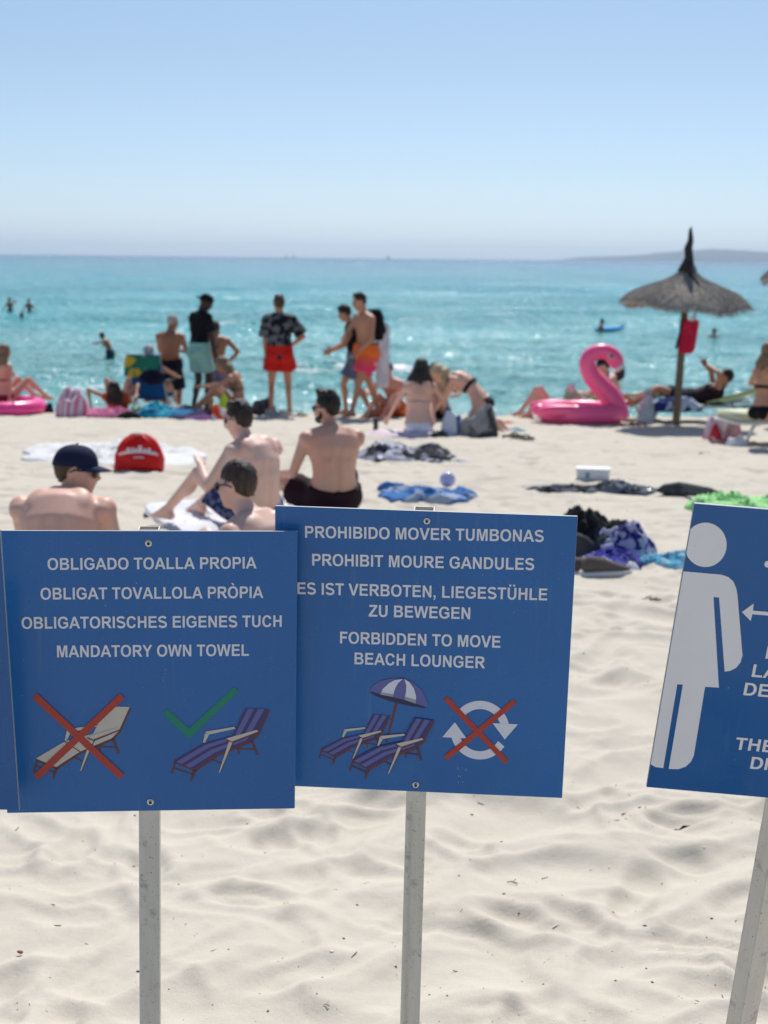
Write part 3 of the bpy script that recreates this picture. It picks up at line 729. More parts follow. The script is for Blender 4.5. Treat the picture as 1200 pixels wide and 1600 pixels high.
            capsule(bm, s.kn[i], s.an[i], .05 * k, .034 * k); ball(bm, cb + back * .022 * k, (.045 * k, .045 * k, .1 * k), Matrix(frame_of(sd)).transposed())
            s.footm(bm, i)
        capsule(bm, s.neck - s.nd * .03 * k, s.neck + s.nd * .10 * k, (.060 if not f else .048) * k, (.054 if not f else .044) * k)
        # head: skull, face, jaw, nose, brow, ears
        M = s.hM; h = s.hp
        ball(bm, h(0, -.012, .022), (.076 * k, .096 * k, .094 * k), M, 22, 14)
        ball(bm, h(0, .022, -.03), (.062 * k, .072 * k, .085 * k), M, 18, 12)
        ball(bm, h(0, .05, -.088), (.036 * k, .034 * k, .028 * k), M)
        capsule(bm, h(.045, .0, -.055), h(.016, .062, -.092), .025 * k, .018 * k); capsule(bm, h(-.045, .0, -.055), h(-.016, .062, -.092), .025 * k, .018 * k)
        if face:
            capsule(bm, h(0, .083, .012), h(0, .104, -.022), .009 * k, .0145 * k); ball(bm, h(0, .088, -.028), (.017 * k, .014 * k, .009 * k), M)
            capsule(bm, h(.034, .072, .02), h(-.034, .072, .02), .0135 * k, .0135 * k)
            ball(bm, h(0, .083, -.052), (.021 * k, .012 * k, .0065 * k), M); ball(bm, h(0, .081, -.064), (.018 * k, .012 * k, .0075 * k), M)
            for q in (1, -1):
                ball(bm, h(.076 * q, -.008, -.006), (.011 * k, .022 * k, .034 * k), M @ Matrix.Rotation(R(-14 * q), 3, 'Z')); ball(bm, h(.045 * q, .058, -.022), (.022 * k, .022 * k, .02 * k), M)
        me = remeshed(bm, voxel, 11 if voxel < .01 else 5, .5)
        if voxel < .01:      # furrow of the spine, hollows beside the shoulder blades, small dips
            sp = s.spine; a0 = sp[0]; ax = (sp[-1] - a0); L2 = ax.length_squared
            for v in me.vertices:
                u = max(0.0, min(.999, (v.co - a0).dot(ax) / L2)) * 6; i = int(u); t = u - i; c = sp[i].lerp(sp[i + 1], t); d = v.co - c; x = d.dot(s.X[i]); y = d.dot(s.Y[i])
                if y < -.02 and abs(x) < .2 and .02 < u < 5.1:
                    g = -.013 * math.exp(-(x / .017) ** 2) + .004 * math.exp(-((abs(x) - .045) / .02) ** 2) - (.007 * math.exp(-((abs(x) - .075) / .02) ** 2) if u > 3.2 else 0) + .004 * mnoise.noise(v.co * 9)
                    v.co -= s.Y[i] * g * max(0.0, min(1.0, 4.6 - u))
        return me
    def hand(s, bm, i):
        k = s.k; w = s.wr[i]; d = (w - s.el[i]).normalized()
        q = 1 if i == 0 else -1
        side = d.cross(s.Y[-1]); side = side.normalized() if side.length > .1 else Vector((q, 0, 0)); pal = side.cross(d).normalized()
        p1 = w + d * .085 * k
        for j in range(4):
            o = side * (-.027 + .018 * j) * k
            capsule(bm, w + o * .6, p1 + o, .016 * k, .0125 * k, 8)
            L = (.062, .072, .067, .052)[j] * k; c = s.curl
            a = p1 + o; dd = (d * math.cos(c * .5) + pal * math.sin(c * .5)); b = a + dd * L * .52
            d2 = (d * math.cos(c * 1.3) + pal * math.sin(c * 1.3)); e = b + d2 * L * .48
            capsule(bm, a, b, .0095 * k, .0085 * k, 8); capsule(bm, b, e, .0085 * k, .007 * k, 8)
        th = w + side * -.03 * k + d * .025 * k; t2 = th + (d * .6 - side * .7 + pal * .35).normalized() * .04 * k
        capsule(bm, w + d * .01, th, .015 * k, .0125 * k, 8); capsule(bm, th, t2, .0125 * k, .0095 * k, 8); capsule(bm, t2, t2 + (d * .9 + pal * .4).normalized() * .028 * k, .0095 * k, .0075 * k, 8)
    def footm(s, bm, i):
        k = s.k; a = s.an[i]; t = s.toe[i]
        u = (UP - t * UP.dot(t)).normalized() if abs(t.z) < .9 else s.Y[0]
        r = t.cross(u)
        heel = a - t * .045 * k - u * .045 * k; bal = a + t * .12 * k - u * .055 * k
        capsule(bm, a, heel, .036 * k, .03 * k); capsule(bm, heel, bal, .028 * k, .024 * k); capsule(bm, a + t * .01, bal + r * .015 * k, .036 * k, .022 * k); capsule(bm, a, bal - r * .018 * k, .034 * k, .02 * k)
        for j in range(5):
            o = r * (-.034 + .017 * j) * k; capsule(bm, bal + o, bal + o + t * (.052 - .004 * abs(j - 1)) * k - u * .004, .0105 * k, .009 * k, 8)
    def cloth_legs(s, frac=.5, g=.016, flare=.03, top=1.2, thick_top=.012, slack=0):
        """shorts: waist to a hem part-way down the thighs"""
        bm = bmesh.new(); k = s.k; P, X, Y, U = s.spine[0], s.X[0], s.Y[0], s.up[0]; bl = s.build
        sec = []
        for c, rx, ry in ((-.125, .07, .08), (-.09, .13, .11), (-.05, .172, .125), (0, .178, .128), (.05, .168, .122), (.085 * top, .158, .118)):
            sec.append((P + U * c * k, X, Y, rx * k * bl + g, ry * k * bl + g))
        loft(bm, sec, 26)
        for i, q in ((0, 1), (1, -1)):
            ball(bm, P + X * .078 * k * q - Y * .058 * k - U * .055 * k, (.092 * k + g, .092 * k + g, .092 * k + g))
            d = (s.kn[i] - s.hip[i]); e = s.hip[i] + d * frac; x, y, t = frame_of(d); n = 26; rings = []
            ph = random.random() * 6
            for j in range(7):
                u = j / 6.0; c = s.hip[i].lerp(e, u); rr = .086 * k * bl ** .5 * (1 - .12 * u * frac * 2) + g + flare * u
                rings.append([c + (x * math.cos(a) + y * math.sin(a)) * rr * (1 + .05 * u * math.sin(5 * a + ph) + .03 * math.sin(2 * a + 9 * u)) for a in [2 * math.pi * m / n for m in range(n)]])
            rings_to(bm, rings)
        return remeshed(bm, .011, 2, .5)
    def cloth_brief(s, g=.008):
        bm = bmesh.new(); k = s.k; P, X, Y, U = s.spine[0], s.X[0], s.Y[0], s.up[0]
        loft(bm, [(P + U * c * k, X, Y, rx * k + g, ry * k + g) for c, rx, ry in ((-.13, .05, .07), (-.09, .10, .10), (-.05, .155, .116), (.0, .174, .117), (.03, .168, .113))], 24)
        for q in (1, -1): ball(bm, P + X * .072 * k * q - Y * .06 * k - U * .05 * k, (.088 * k + g, .09 * k + g, .08 * k + g))
        return remeshed(bm, .011, 2, .5)
    def cloth_top(s, g=.02, sleeve=.75, hem=-.06, sg=.02):
        bm = bmesh.new(); k = s.k; P, U = s.spine[0], s.up[0]
        sec = [(P + U * hem * k, s.X[0], s.Y[0], .168 * k * s.build + g * 1.4, .118 * k * s.build + g * 1.6)] + s.torso_secs(g)
        loft(bm, sec, 28)
        for i, q in ((0, 1), (1, -1)):
            ball(bm, s.spine[5] + s.X[5] * .085 * k * q - s.Y[5] * .075 * k, (.07 * k + g, .035 * k + g, .085 * k + g), Matrix((s.X[5], s.Y[5], s.up[5])).transposed())
            capsule(bm, s.neck + s.X[-1] * .03 * q * k - s.nd * .01, s.sh[i] + s.up[-1] * .012 * k, .055 * k + g * .6, .052 * k + g * .8)
            capsule(bm, s.spine[5] + s.X[5] * .09 * q * k, s.sh[i] - s.up[-1] * .03, .07 * k + g, .055 * k + g)
            d = s.el[i] - s.sh[i]; e = s.sh[i] + d * sleeve; x, y, t = frame_of(d); n = 20
            rings_to(bm, [[s.sh[i].lerp(e, u) + (x * math.cos(a) + y * math.sin(a)) * (.056 * k + sg * (.5 + u)) * (1 + .06 * u * math.sin(3 * a)) for a in [2 * math.pi * m / n for m in range(n)]] for u in (0, .25, .5, .75, 1)])
        return remeshed(bm, .012, 3, .5)
    def band(s, i, w=.02, g=.006, name='bikini_strap'):
        """a thin band round the torso at spine section i"""
        bm = bmesh.new(); c, X, Y, rx, ry = s.torso_secs()[i]; U = s.up[i]; n = 40
        ex = s.k * .0
        def rg(r, z): return [c + U * z + X * math.cos(a) * (rx + r) + Y * math.sin(a) * (ry + r + .012 * s.k) for a in [2 * math.pi * m / n for m in range(n)]]
        vs = [[bm.verts.new(p) for p in q] for q in (rg(g - .004, -w / 2), rg(g + .003, -w / 2), rg(g + .003, w / 2), rg(g - .004, w / 2))]
        for a, b in zip(vs, vs[1:] + vs[:1]):
            for j in range(n): bm.faces.new((a[j], a[(j + 1) % n], b[(j + 1) % n], b[j]))
        return bm
    def strap_line(s, pts, w=.012):
        bm = bmesh.new(); tube(bm, pts, w, 6); return bm
    def hair_short(s, top=.016, side=.007, quiff=0.0):
        bm = bmesh.new(); k = s.k; h = s.hp; M = s.hM
        ball(bm, h(0, -.018, .030), ((.076 + side) * k, (.094 + side) * k, (.092 + top) * k), M, 24, 16)
        ball(bm, h(0, -.042, .0), ((.066 + side) * k, (.062 + side) * k, (.066) * k), M, 20, 12)
        for q in (1, -1): capsule(bm, h(.068 * q, .015, .02), h(.069 * q, .012, -.012), .012 * k, .008 * k)
        if quiff:
            rs = random.Random(int(quiff * 1e4))
            for j in range(22): ball(bm, h(-.05 + .1 * rs.random(), -.06 + .105 * rs.random(), .10 + rs.random() * .015 + quiff * .4), (.022 * k, .028 * k, (.016 + quiff * rs.random()) * k), M)
        me = s.trim(remeshed(bm, .007, 2, .5), k); me.update(); inv = s.hM.transposed()
        nr = [v.normal.copy() for v in me.vertices]
        for v, n_ in zip(me.vertices, nr):
            q = inv @ (v.co - s.hc); tuft = mnoise.noise(Vector((q.x * 55, q.y * 55, q.z * 22))) + .6 * mnoise.noise(q * 130)
            v.co += n_ * (.0035 + top * .22) * tuft * (1 if q.z > .02 else .4)
        return me
    def trim(s, me, k):
        """keep hair off the face: anything in front of the hairline is pulled inside the head"""
        inv = s.hM.transposed()
        for v in me.vertices:
            p = inv @ (v.co - s.hc) / k
            lim = .052 + .10 * max(0, p.z - .045) if p.z > .045 else .052 - max(0, .045 - p.z) * 1.15
            if abs(p.x) > .055 and p.z < .03: lim = min(lim, .022)
            if p.z < .005: lim = min(lim, -.030)
            if p.y > lim and p.z < .125:
                d = min(1, (p.y - lim) / .012); q = Vector((p.x * (1 - .3 * d), p.y - .035 * d, p.z * (1 - .12 * d) - .004 * d)); v.co = s.hc + s.hM @ (q * k)
            if p.z < -.06: q = Vector((p.x * .85, p.y + .02, p.z + .01)); v.co = s.hc + s.hM @ (q * k)
        return me
    def hair_long(s, length=.34, spread=.1, fwd=0.0, wild=.02, seed=1, dirn=None):
        bm = bmesh.new(); k = s.k; h = s.hp; M = s.hM; rs = random.Random(seed)
        ball(bm, h(0, -.02, .03), (.09 * k, .103 * k, .10 * k), M, 24, 16)
        dn = Vector(dirn) if dirn else Vector((0, 0, -1))
        for j in range(26):
            a = math.pi * (1.0 + rs.random()) if j % 2 else math.pi * (1.08 + .84 * rs.random())
            p0 = h(math.cos(a) * .078, math.sin(a) * .085 - .01 + .03, .03 - .05 * rs.random())
            p1 = h(math.cos(a) * .1, math.sin(a) * .10 - .02, -.07) ; L = length * (.7 + .4 * rs.random())
            p2 = p1 + dn * L * .5 * k + s.hM @ Vector((math.cos(a) * spread * .4, -.02 + fwd * .5, 0)) + Vector((rs.uniform(-1, 1), rs.uniform(-1, 1), 0)) * wild
            p3 = p2 + dn * L * .5 * k + s.hM @ Vector((math.cos(a) * spread * .3, fwd * .5, 0)) + Vector((rs.uniform(-1, 1), rs.uniform(-1, 1), 0)) * wild
            tube(bm, [p0, p1, p2, p3], [.028 * k, .026 * k, .02 * k, .008 * k], 8)
        me = remeshed(bm, .009, 1, .4); inv = s.hM.transposed()
        for v in me.vertices:
            p = inv @ (v.co - s.hc) / k; lim = .055 + .4 * max(0, p.z - .06)
            if p.y > lim and p.z > -.1 and abs(p.x) < .095: v.co = s.hc + s.hM @ (Vector((p.x * .8, lim - .02, p.z * .95)) * k)
        return me
    def cap(s, back=False):
        bm = bmesh.new(); k = s.k; h = s.hp; M = s.hM; q = -1 if back else 1
        rings = []
        for j in range(9):
            u = j / 8.0; r = math.cos(u * math.pi / 2 * .985)
            rings.append([h(.086 * r ** .8 * math.cos(a), -.012 + .108 * r ** .8 * math.sin(a), .028 + .098 * math.sin(u * math.pi / 2) + .006 * math.sin(a) * (1 - u)) for a in [2 * math.pi * m / 32 for m in range(32)]])
        rings_to(bm, rings)
        o = bm
        bp = []
        brim = bmesh.new()
        for t_ in (0, .0045):
            row = []
            for rr, dy, dz in ((.98, 0, 0), (1.0, .035, -.004), (1.0, .07, -.012), (.85, .088, -.018)):
                row.append([brim.verts.new(h(.084 * math.cos(a) * (1.02 if dy < .05 else .92), q * (.085 * math.sin(a) + dy * (.35 + .65 * math.sin(a))) - .012, .034 + dz + t_ - .008 * math.cos(a) ** 2)) for a in [math.pi * (.06 + .88 * m / 16) for m in range(17)]])
            bp.append(row)
        for lay in bp:
            for a, b in zip(lay, lay[1:]):
                for m in range(16): brim.faces.new((a[m], a[m + 1], b[m + 1], b[m]))
        for m in range(16): brim.faces.new((bp[0][3][m], bp[0][3][m + 1], bp[1][3][m + 1], bp[1][3][m]))
        ball(bm, h(0, -.012, .127), .007 * k)
        return bm, brim
    def shades(s):
        bm = bmesh.new(); k = s.k; h = s.hp; M = s.hM
        for q in (1, -1):
            ball(bm, h(.032 * q, .091, .0), (.029 * k, .010 * k, .023 * k), M @ Matrix.Rotation(R(-14 * q), 3, 'Z'), 14, 8)
            capsule(bm, h(.06 * q, .082, .01), h(.086 * q, -.002, .012), .0045 * k, .004 * k, 8); capsule(bm, h(.086 * q, -.002, .012), h(.082 * q, -.025, .0), .004 * k, .003 * k, 8)
        capsule(bm, h(-.01, .099, .006), h(.01, .099, .006), .004, .004, 8)
        return bm
    def beard(s):
        bm = bmesh.new(); k = s.k; h = s.hp; M = s.hM
        ball(bm, h(0, .052, -.086), (.043 * k, .043 * k, .036 * k), M)
        for q in (1, -1): capsule(bm, h(.066 * q, .008, -.02), h(.056 * q, .02, -.062), .014 * k, .02 * k); capsule(bm, h(.056 * q, .02, -.062), h(.02 * q, .066, -.088), .02 * k, .022 * k); capsule(bm, h(.026 * q, .086, -.05), h(0, .095, -.041), .007 * k, .007 * k)
        return remeshed(bm, .007, 2, .5)

M_hair_dark = hairmat((.022, .014, .010)); M_hair_brown = hairmat((.06, .034, .02)); M_hair_black = hairmat((.008, .006, .005), (.03, .025, .022))
M_hair_grey = hairmat((.38, .36, .34), (.62, .6, .58)); M_hair_blond = hairmat((.42, .30, .15), (.72, .58, .36)); M_hair_lt = hairmat((.15, .09, .05), (.34, .22, .13)); M_hair_fade = hairmat((.045, .028, .02))
M_glass = plain('dark_lens', (.008, .008, .01), .08); M_eye = plain('eye', (.03, .02, .015), .2)
SK = dict(pale=(.74, .50, .41), fair=(.68, .43, .335), tan=(.46, .245, .15), brown=(.33, .155, .085), rosy=(.60, .365, .275), dark=(.035, .02, .015), red=(.62, .33, .25))

def person(label, fig, at_, heading, sk, parts, voxel=.012, group=None, eyes=True):
    """heading: degrees, 0 faces away from the camera, + turns to the left; parts: list of (name, mesh or bmesh, material)"""
    root = empty('person', at_, R(heading)); root['label'] = label; root['category'] = 'person'
    if group: root['group'] = group
    me = fig.body(voxel)
    zmin = min(v.co.z for v in me.vertices); root.location.z += -zmin - .012 if 'float' not in label else 0
    link_mesh('body', me, skin(SK[sk]), root)
    for name, g, m in parts:
        if isinstance(g, bmesh.types.BMesh): bm_obj(name, g, m, root)
        else: link_mesh(name, g, m, root)
    if eyes:
        for q in (1, -1):
            bm = bmesh.new(); ball(bm, fig.hp(.031 * q, .079, .0), .0115 * fig.k, None, 12, 8); bm_obj('eye', bm, M_eye, root)
    return root
# --- the four men sitting between the signs and the red bag
ARM = ((.25, .0, -1), (-.25, .0, -1))
f = Fig(H=1.80, pz=.13, lean=(-24, 70), side=5, hand=((.12, .40, .20), (-.08, .40, .20)), elbow=ARM, foot=((.22, .72, .09), (-.16, .74, .09)),
        knee=((.25, .3, 1), (-.15, .3, 1)), look=(80, -6), tilt=-4, build=1.14)
cb, br = f.cap()
person('shirtless man in a navy cap and sunglasses, seen over the towel notice', f, at(102, 6.5), -6, 'fair',
       [('hair', f.hair_short(.004, .003), M_hair_brown), ('cap', cb, fabric((.012, .018, .055), None, 20)), ('cap_brim', br, fabric((.018, .026, .075), None, 20)), ('sunglasses', f.shades(), M_glass),
        ('shorts', f.cloth_legs(.6), fabric((.05, .06, .08)))], .0095, eyes=False)
f = Fig(H=1.74, pz=.13, lean=(-34, 48), side=2, hand=((.05, .27, .60), (-.28, .28, .26)), elbow=((.5, .2, -1), (-.3, -.2, .6)), foot=((.0, .64, .09), (-.32, .60, .09)),
        knee=((.2, .2, 1), (-.35, .25, 1)), look=(-14, -8), build=1.08)
f.el[1], f.wr[1] = ik(f.sh[1], f.kn[1] + Vector((.0, -.03, .07)), .285, .255, (-.6, -.5, -.8))
person('pale shirtless man in blue flowery shorts sitting with a hand at his chin', f, at(400, 9.7), 44, 'pale',
       [('hair', f.hair_short(.022, .004, .014), M_hair_dark), ('shorts', f.cloth_legs(.66, .018, .035), fabric((.02, .03, .14), (.16, .19, .30), 26, sharp=.1)), ('sunglasses', f.shades(), M_glass)], .0095, eyes=False)
f = Fig(H=1.74, pz=.13, lean=(-20, 36), hand=((.10, .45, .30), (-.30, .52, .32)), elbow=((.3, .2, -1), (-.7, -.3, -.8)), foot=((.0, .62, .09), (-.40, .72, .09)),
        knee=((.2, .4, .6), (-.7, .4, .45)), look=(-50, -2), build=1.22)
f.el[1], f.wr[1] = ik(f.sh[1], f.kn[1] + Vector((.02, -.02, .06)), .285, .255, (-.3, -.3, -1))
person('bearded shirtless man with dark quiff and dark shorts leaning on his knee', f, at(520, 10.55), 18, 'rosy',
       [('hair', f.hair_short(.022, .006, .02), M_hair_black), ('beard', f.beard(), M_hair_black), ('shorts', f.cloth_legs(.62, .018, .03), fabric((.02, .008, .014))), ('sunglasses', f.shades(), M_glass)], .0095, eyes=False)
f = Fig(H=1.74, pz=.13, lean=(-78, 46), hand=((.28, -.30, .10), (-.28, -.30, .10)), elbow=((.5, -1, 0), (-.5, -1, 0)), foot=((.2, .7, .09), (-.16, .7, .09)),
        knee=((.25, .3, 1), (-.15, .3, 1)), look=(-12, -6), build=1.08)
person('sunlit pale man with cropped hair and sunglasses facing left, nearest above the notices', f, at(366, 6.8), 52, 'pale',
       [('hair', f.hair_short(.010, .003), M_hair_fade), ('sunglasses', f.shades(), M_glass), ('shorts', f.cloth_legs(.6), fabric((.1, .1, .12)))], .0095, eyes=False)

# --- people standing along the water's edge
f = Fig(H=1.72, pz=.92, lean=(0, 12), hand=((.06, .34, 1.13), (-.05, .36, 1.12)), elbow=((.8, -.4, -.6), (-.8, -.4, -.6)), foot=((.13, .0, .08), (-.13, .02, .08)), look=(35, -16), build=1.14)
person('grey-haired tanned man in long navy shorts standing with folded arms', f, at(267, 22.9), -8, 'brown',
       [('hair', f.hair_short(.01, .006), M_hair_grey), ('shorts', f.cloth_legs(.86, .02, .025), fabric((.008, .01, .02))), ('waistband', f.band(1, .05, .016), fabric((.55, .16, .03)))])
f = Fig(H=1.84, pz=.985, lean=(0, 8), hand=((.27, .12, .86), (-.12, .30, 1.05)), elbow=((.6, -.8, 0), (-.6, -.6, -.3)), foot=((.12, .03, .08), (-.12, -.05, .08)), look=(48, -26), build=1.0)
cb, br = f.cap(True)
person('man in a black T-shirt, dark cap and mint shorts standing beside the grey-haired man', f, at(313, 21.9), -48, 'dark',
       [('cap', cb, fabric((.006, .006, .008))), ('cap_brim', br, fabric((.006, .006, .008))), ('shirt', f.cloth_top(.022, .7, -.06), fabric((.006, .006, .010), (.012, .012, .02), 6)), ('shorts', f.cloth_legs(.7, .02, .03), fabric((.25, .50, .44)))])
f = Fig(H=1.68, pz=.90, lean=(4, 26), hand=((.18, .02, .98), (-.2, .2, .9)), elbow=((1, -.5, .1), (-.5, -1, 0)), foot=((.1, .0, .08), (-.1, .1, .08)), look=(-30, -30), build=.98)
person('shirtless man in purple-grey shorts bending behind the black T-shirt man', f, at(340, 23.0), 6, 'brown',
       [('hair', f.hair_short(.012, .006), M_hair_dark), ('shorts', f.cloth_legs(.7), fabric((.12, .11, .20)))])
f = Fig(H=1.79, pz=.96, lean=(-2, 4), hand=((.20, .20, 1.06), (-.20, .06, .88)), elbow=((.9, -.5, -.1), (-.7, -.8, 0)), foot=((.15, .12, .08), (-.13, -.06, .08)), look=(-20, -4), build=1.02)
person('man in a dark flowery shirt and bright red shorts standing at the water', f, at(437, 21.35), 4, 'tan',
       [('hair', f.hair_short(.018, .006, .01), M_hair_brown), ('shirt', f.cloth_top(.034, .85, -.10, .034), fabric((.008, .010, .020), (.13, .14, .145), 12, sharp=.08)), ('shorts', f.cloth_legs(.55, .026, .05), fabric((.62, .02, .015)))])
f = Fig(H=1.84, pz=.97, lean=(2, 10), side=2, hand=((.06, .40, 1.06), (-.28, .30, .98)), elbow=((1, -.2, -.6), (-.6, -.7, -.3)), foot=((.13, -.30, .10), (-.1, .30, .08)), knee=((.1, 1, .2), (-.1, 1, .2)), toe=((.1, 1, -.5), (-.1, 1, 0)), look=(14, -16), build=1.14)
mb = person('shirtless man in pink and orange shorts walking left with a black backpack', f, at(571, 20.95), 122, 'tan',
       [('hair', f.hair_short(.012, .004, .006), M_hair_dark), ('shorts', f.cloth_legs(.66, .026, .045), None), ('waistband', f.band(1, .035, .014), fabric((.25, .25, .27)))])
t = NT('sunset_shorts'); sx = t.n('ShaderNodeSeparateXYZ'); t.l(t.coord(), sx.inputs[0])
ms_ = t.set(Base_Color=t.ramp(sx.outputs[2], [(.66, (.80, .05, .17)), (.80, (.85, .08, .10)), (.93, (.80, .17, .03))]), Roughness=.8, Specular_IOR_Level=.2)
for ch in mb.children:
    if ch.name.startswith('shorts'): ch.data.materials.clear(); ch.data.materials.append(ms_)
def backpack(label, loc, rz, c, s=1.0, worn=None, tiltx=0):
    root = empty('backpack', loc, rz); tag(root, label, 'backpack'); m = fabric(c, None, 14)
    root.rotation_euler.x = tiltx
    bm = bmesh.new(); loft(bm, [(Vector((0, 0, z)), Vector((1, 0, 0)), Vector((0, 1, 0)), rx, ry) for z, rx, ry in ((-.22 * s, .10 * s, .05 * s), (-.2 * s, .145 * s, .085 * s), (0, .155 * s, .10 * s), (.14 * s, .14 * s, .085 * s), (.21 * s, .10 * s, .055 * s), (.24 * s, .05 * s, .03 * s))], 18)
    for k_ in range(40):
        pass
    link_mesh('bag_body', remeshed(bm, .014, 2), m, root)
    bm = bmesh.new(); ball(bm, (0, -.085 * s, -.07 * s), (.11 * s, .05 * s, .10 * s)); bm_obj('front_pocket', bm, m, root)
    for q in (1, -1):
        bm = bmesh.new(); tube(bm, [(.07 * q * s, .05 * s, .20 * s), (.085 * q * s, .15 * s, .24 * s), (.09 * q * s, .23 * s, .13 * s), (.10 * q * s, .18 * s, -.05 * s), (.09 * q * s, .07 * s, -.17 * s)], .013 * s, 8); bm_obj('shoulder_strap', bm, m, root)
    return root
fr = Matrix.Rotation(R(122), 3, 'Z')
wp = Vector(mb.location) + fr @ (f.spine[4] + Vector((0, -.20, .01)))
backpack('black backpack worn by the man in pink and orange shorts', wp, R(122), (.010, .010, .012), 1.0)
f2 = Fig(H=1.68, pz=.89, lean=(2, 16), hand=((.10, .34, 1.0), (-.08, .36, .98)), elbow=((.8, -.4, -.6), (-.8, -.4, -.6)), foot=((.1, .12, .08), (-.1, -.24, .1)), look=(8, -26), toe=((.1, 1, 0), (-.1, 1, -.4)), female=False, build=.92)
c2_ = person('dark-haired walker in grey shorts and black vest holding a phone', f2, at(554, 21.25), 96, 'tan',
       [('hair', f2.hair_short(.022, .014, .006), M_hair_black), ('vest', f2.cloth_top(.012, .05, .20, .0), fabric((.01, .01, .012))), ('shorts', f2.cloth_legs(.7), fabric((.13, .15, .22)))])
bm = bmesh.new(); box(bm, (0, 0, 0), (.075, .012, .15), bev=.004)
ph = bm_obj('phone', bm, plain('phone_black', (.01, .01, .012), .2), None, False); ph.location = Vector(c2_.location) + Matrix.Rotation(R(96), 3, 'Z') @ Vector((.02, .45, .97)); ph.rotation_euler = (R(-40), 0, R(96))
tag(ph, 'black phone held by the dark-haired walker', 'phone')

# --- people sitting and lying along the berm
def seated(look=(0, 0), lean=(6, 24), hands=None, knees=.62, **kw):
    hd = hands or ((.26, .38, .38), (-.26, .38, .38))
    return Fig(pz=.12, lean=lean, hand=hd, elbow=((1, -.4, -.4), (-1, -.4, -.4)), foot=((.14, knees, .09), (-.14, knees, .09)), knee=((.1, .2, 1), (-.1, .2, 1)), look=look, **kw)
f = seated(H=1.66, lean=(-8, 2), hands=((.30, -.22, .1), (-.30, -.22, .1)), female=True)
f.el[0], f.wr[0] = ik(f.sh[0], (.34, -.2, .08), .27, .24, (1, -.3, 0)); f.el[1], f.wr[1] = ik(f.sh[1], (-.34, -.2, .08), .27, .24, (-1, -.3, 0))
r_ = person('sunburnt woman with dark blonde hair leaning back on a pink swim ring', f, at(10, 21.3, .12), -38, 'red',
       [('hair', f.hair_long(.16, .02, 0, .01, 3), M_hair_lt), ('bikini_bottom', f.cloth_brief(), fabric((.2, .02, .03))), ('bikini_strap', f.band(3, .02), fabric((.2, .03, .04)))])
# lying, head towards the camera
def lying(**kw):
    return Fig(pz=.11, **kw)
f = Fig(H=1.7, pz=.11, lean=(-78, -66), hand=((.33, -.62, .30), (-.36, -.50, .12)), elbow=((1, -.1, .9), (-1, 0, .6)), foot=((.16, .50, .09), (-.16, .52, .09)), knee=((.15, .3, 1), (-.2, .3, 1)), look=(0, 50), female=True)
person('person lying on a pink towel with dark hair towards us and knees raised', f, at(184, 21.9), 6, 'tan',
       [('hair', f.hair_long(.12, .05, 0, .02, 5), M_hair_black), ('swimsuit', f.cloth_top(.008, .02, -.05, .0), fabric((.55, .08, .03)))])
f = seated(H=1.72, lean=(-12, 40), hands=((.22, .52, .40), (-.20, .5, .42)), look=(-10, -30), female=True)
person('woman with long tousled brown hair sitting sideways hugging her knees', f, at(372, 21.0), 84, 'tan',
       [('hair', f.hair_long(.40, .10, .02, .03, 7, (-.05, -.25, -1)), M_hair_lt), ('bikini_bottom', f.cloth_brief(), fabric((.06, .04, .10))), ('bikini_strap', f.band(3, .02), fabric((.08, .07, .12)))])
f = seated(H=1.78, lean=(-4, 22), hands=((.42, .30, .14), (-.42, .30, .14)), look=(12, -12), female=True, build=1.12)
o1 = person('woman with loose brown hair and white bikini sitting with her back to us', f, at(655, 17.9), -4, 'fair',
       [('hair', f.hair_long(.20, .06, -.01, .035, 9), M_hair_dark), ('bikini_bottom', f.cloth_brief(.012), fabric((.85, .84, .86))), ('bikini_strap', f.band(3, .014), fabric((.74, .72, .74))), ('bikini_top', f.band(3, .012, .006), fabric((.74, .72, .74)))])
f = seated(H=1.66, lean=(4, 30), look=(0, -20), female=True)
person('dark-haired woman half hidden between the white bikini and the blonde', f, at(690, 20.9), 150, 'tan',
       [('hair', f.hair_long(.14, .03, 0, .02, 19), M_hair_dark), ('bikini_bottom', f.cloth_brief(), fabric((.01, .01, .012))), ('bikini_strap', f.band(4, .05), fabric((.01, .01, .012)))])
f = seated(H=1.66, lean=(10, 34), look=(0, -10))
person('person with pale raised knees mostly hidden left of the white bikini', f, at(618, 21.5), 150, 'red',
       [('hair', f.hair_short(.01, .006), M_hair_brown), ('shorts', f.cloth_legs(.4), fabric((.6, .12, .03)))])
f = Fig(H=1.72, pz=.34, lean=(22, 84), hand=((.20, .66, .20), (-.20, .62, .18)), elbow=((.6, .2, -1), (-.6, .2, -1)), foot=((.13, -.22, .08), (-.13, -.22, .08)), knee=((.3, 1, -.2), (-.3, 1, -.2)), toe=((0, -1, -.3), (0, -1, -.3)), look=(0, -60), female=True, build=1.1)
person('blonde woman in a black bikini bending forward over her bag', f, at(750, 18.3), 74, 'fair',
       [('hair', f.hair_long(.26, .05, .0, .02, 13, (-.3, .0, -1)), M_hair_blond), ('bikini_bottom', f.cloth_brief(.01), fabric((.01, .01, .012))), ('bikini_strap', f.band(3, .05), fabric((.008, .008, .01)))])
f = Fig(H=1.70, pz=.11, lean=(-84, -80), hand=((.30, -.32, .10), (-.34, -.30, .10)), elbow=((.8, -1, 0), (-.8, -1, 0)), foot=((.13, .52, .09), (-.15, .40, .09)), knee=((.1, .2, 1), (-.1, .2, 1)), look=(0, 60))
person('person lying behind the flamingo float with pale knees raised at its left', f, at(868, 21.3), 84, 'fair',
       [('hair', f.hair_short(.012, .006), M_hair_brown), ('shorts', f.cloth_legs(.4), fabric((.03, .03, .04)))])
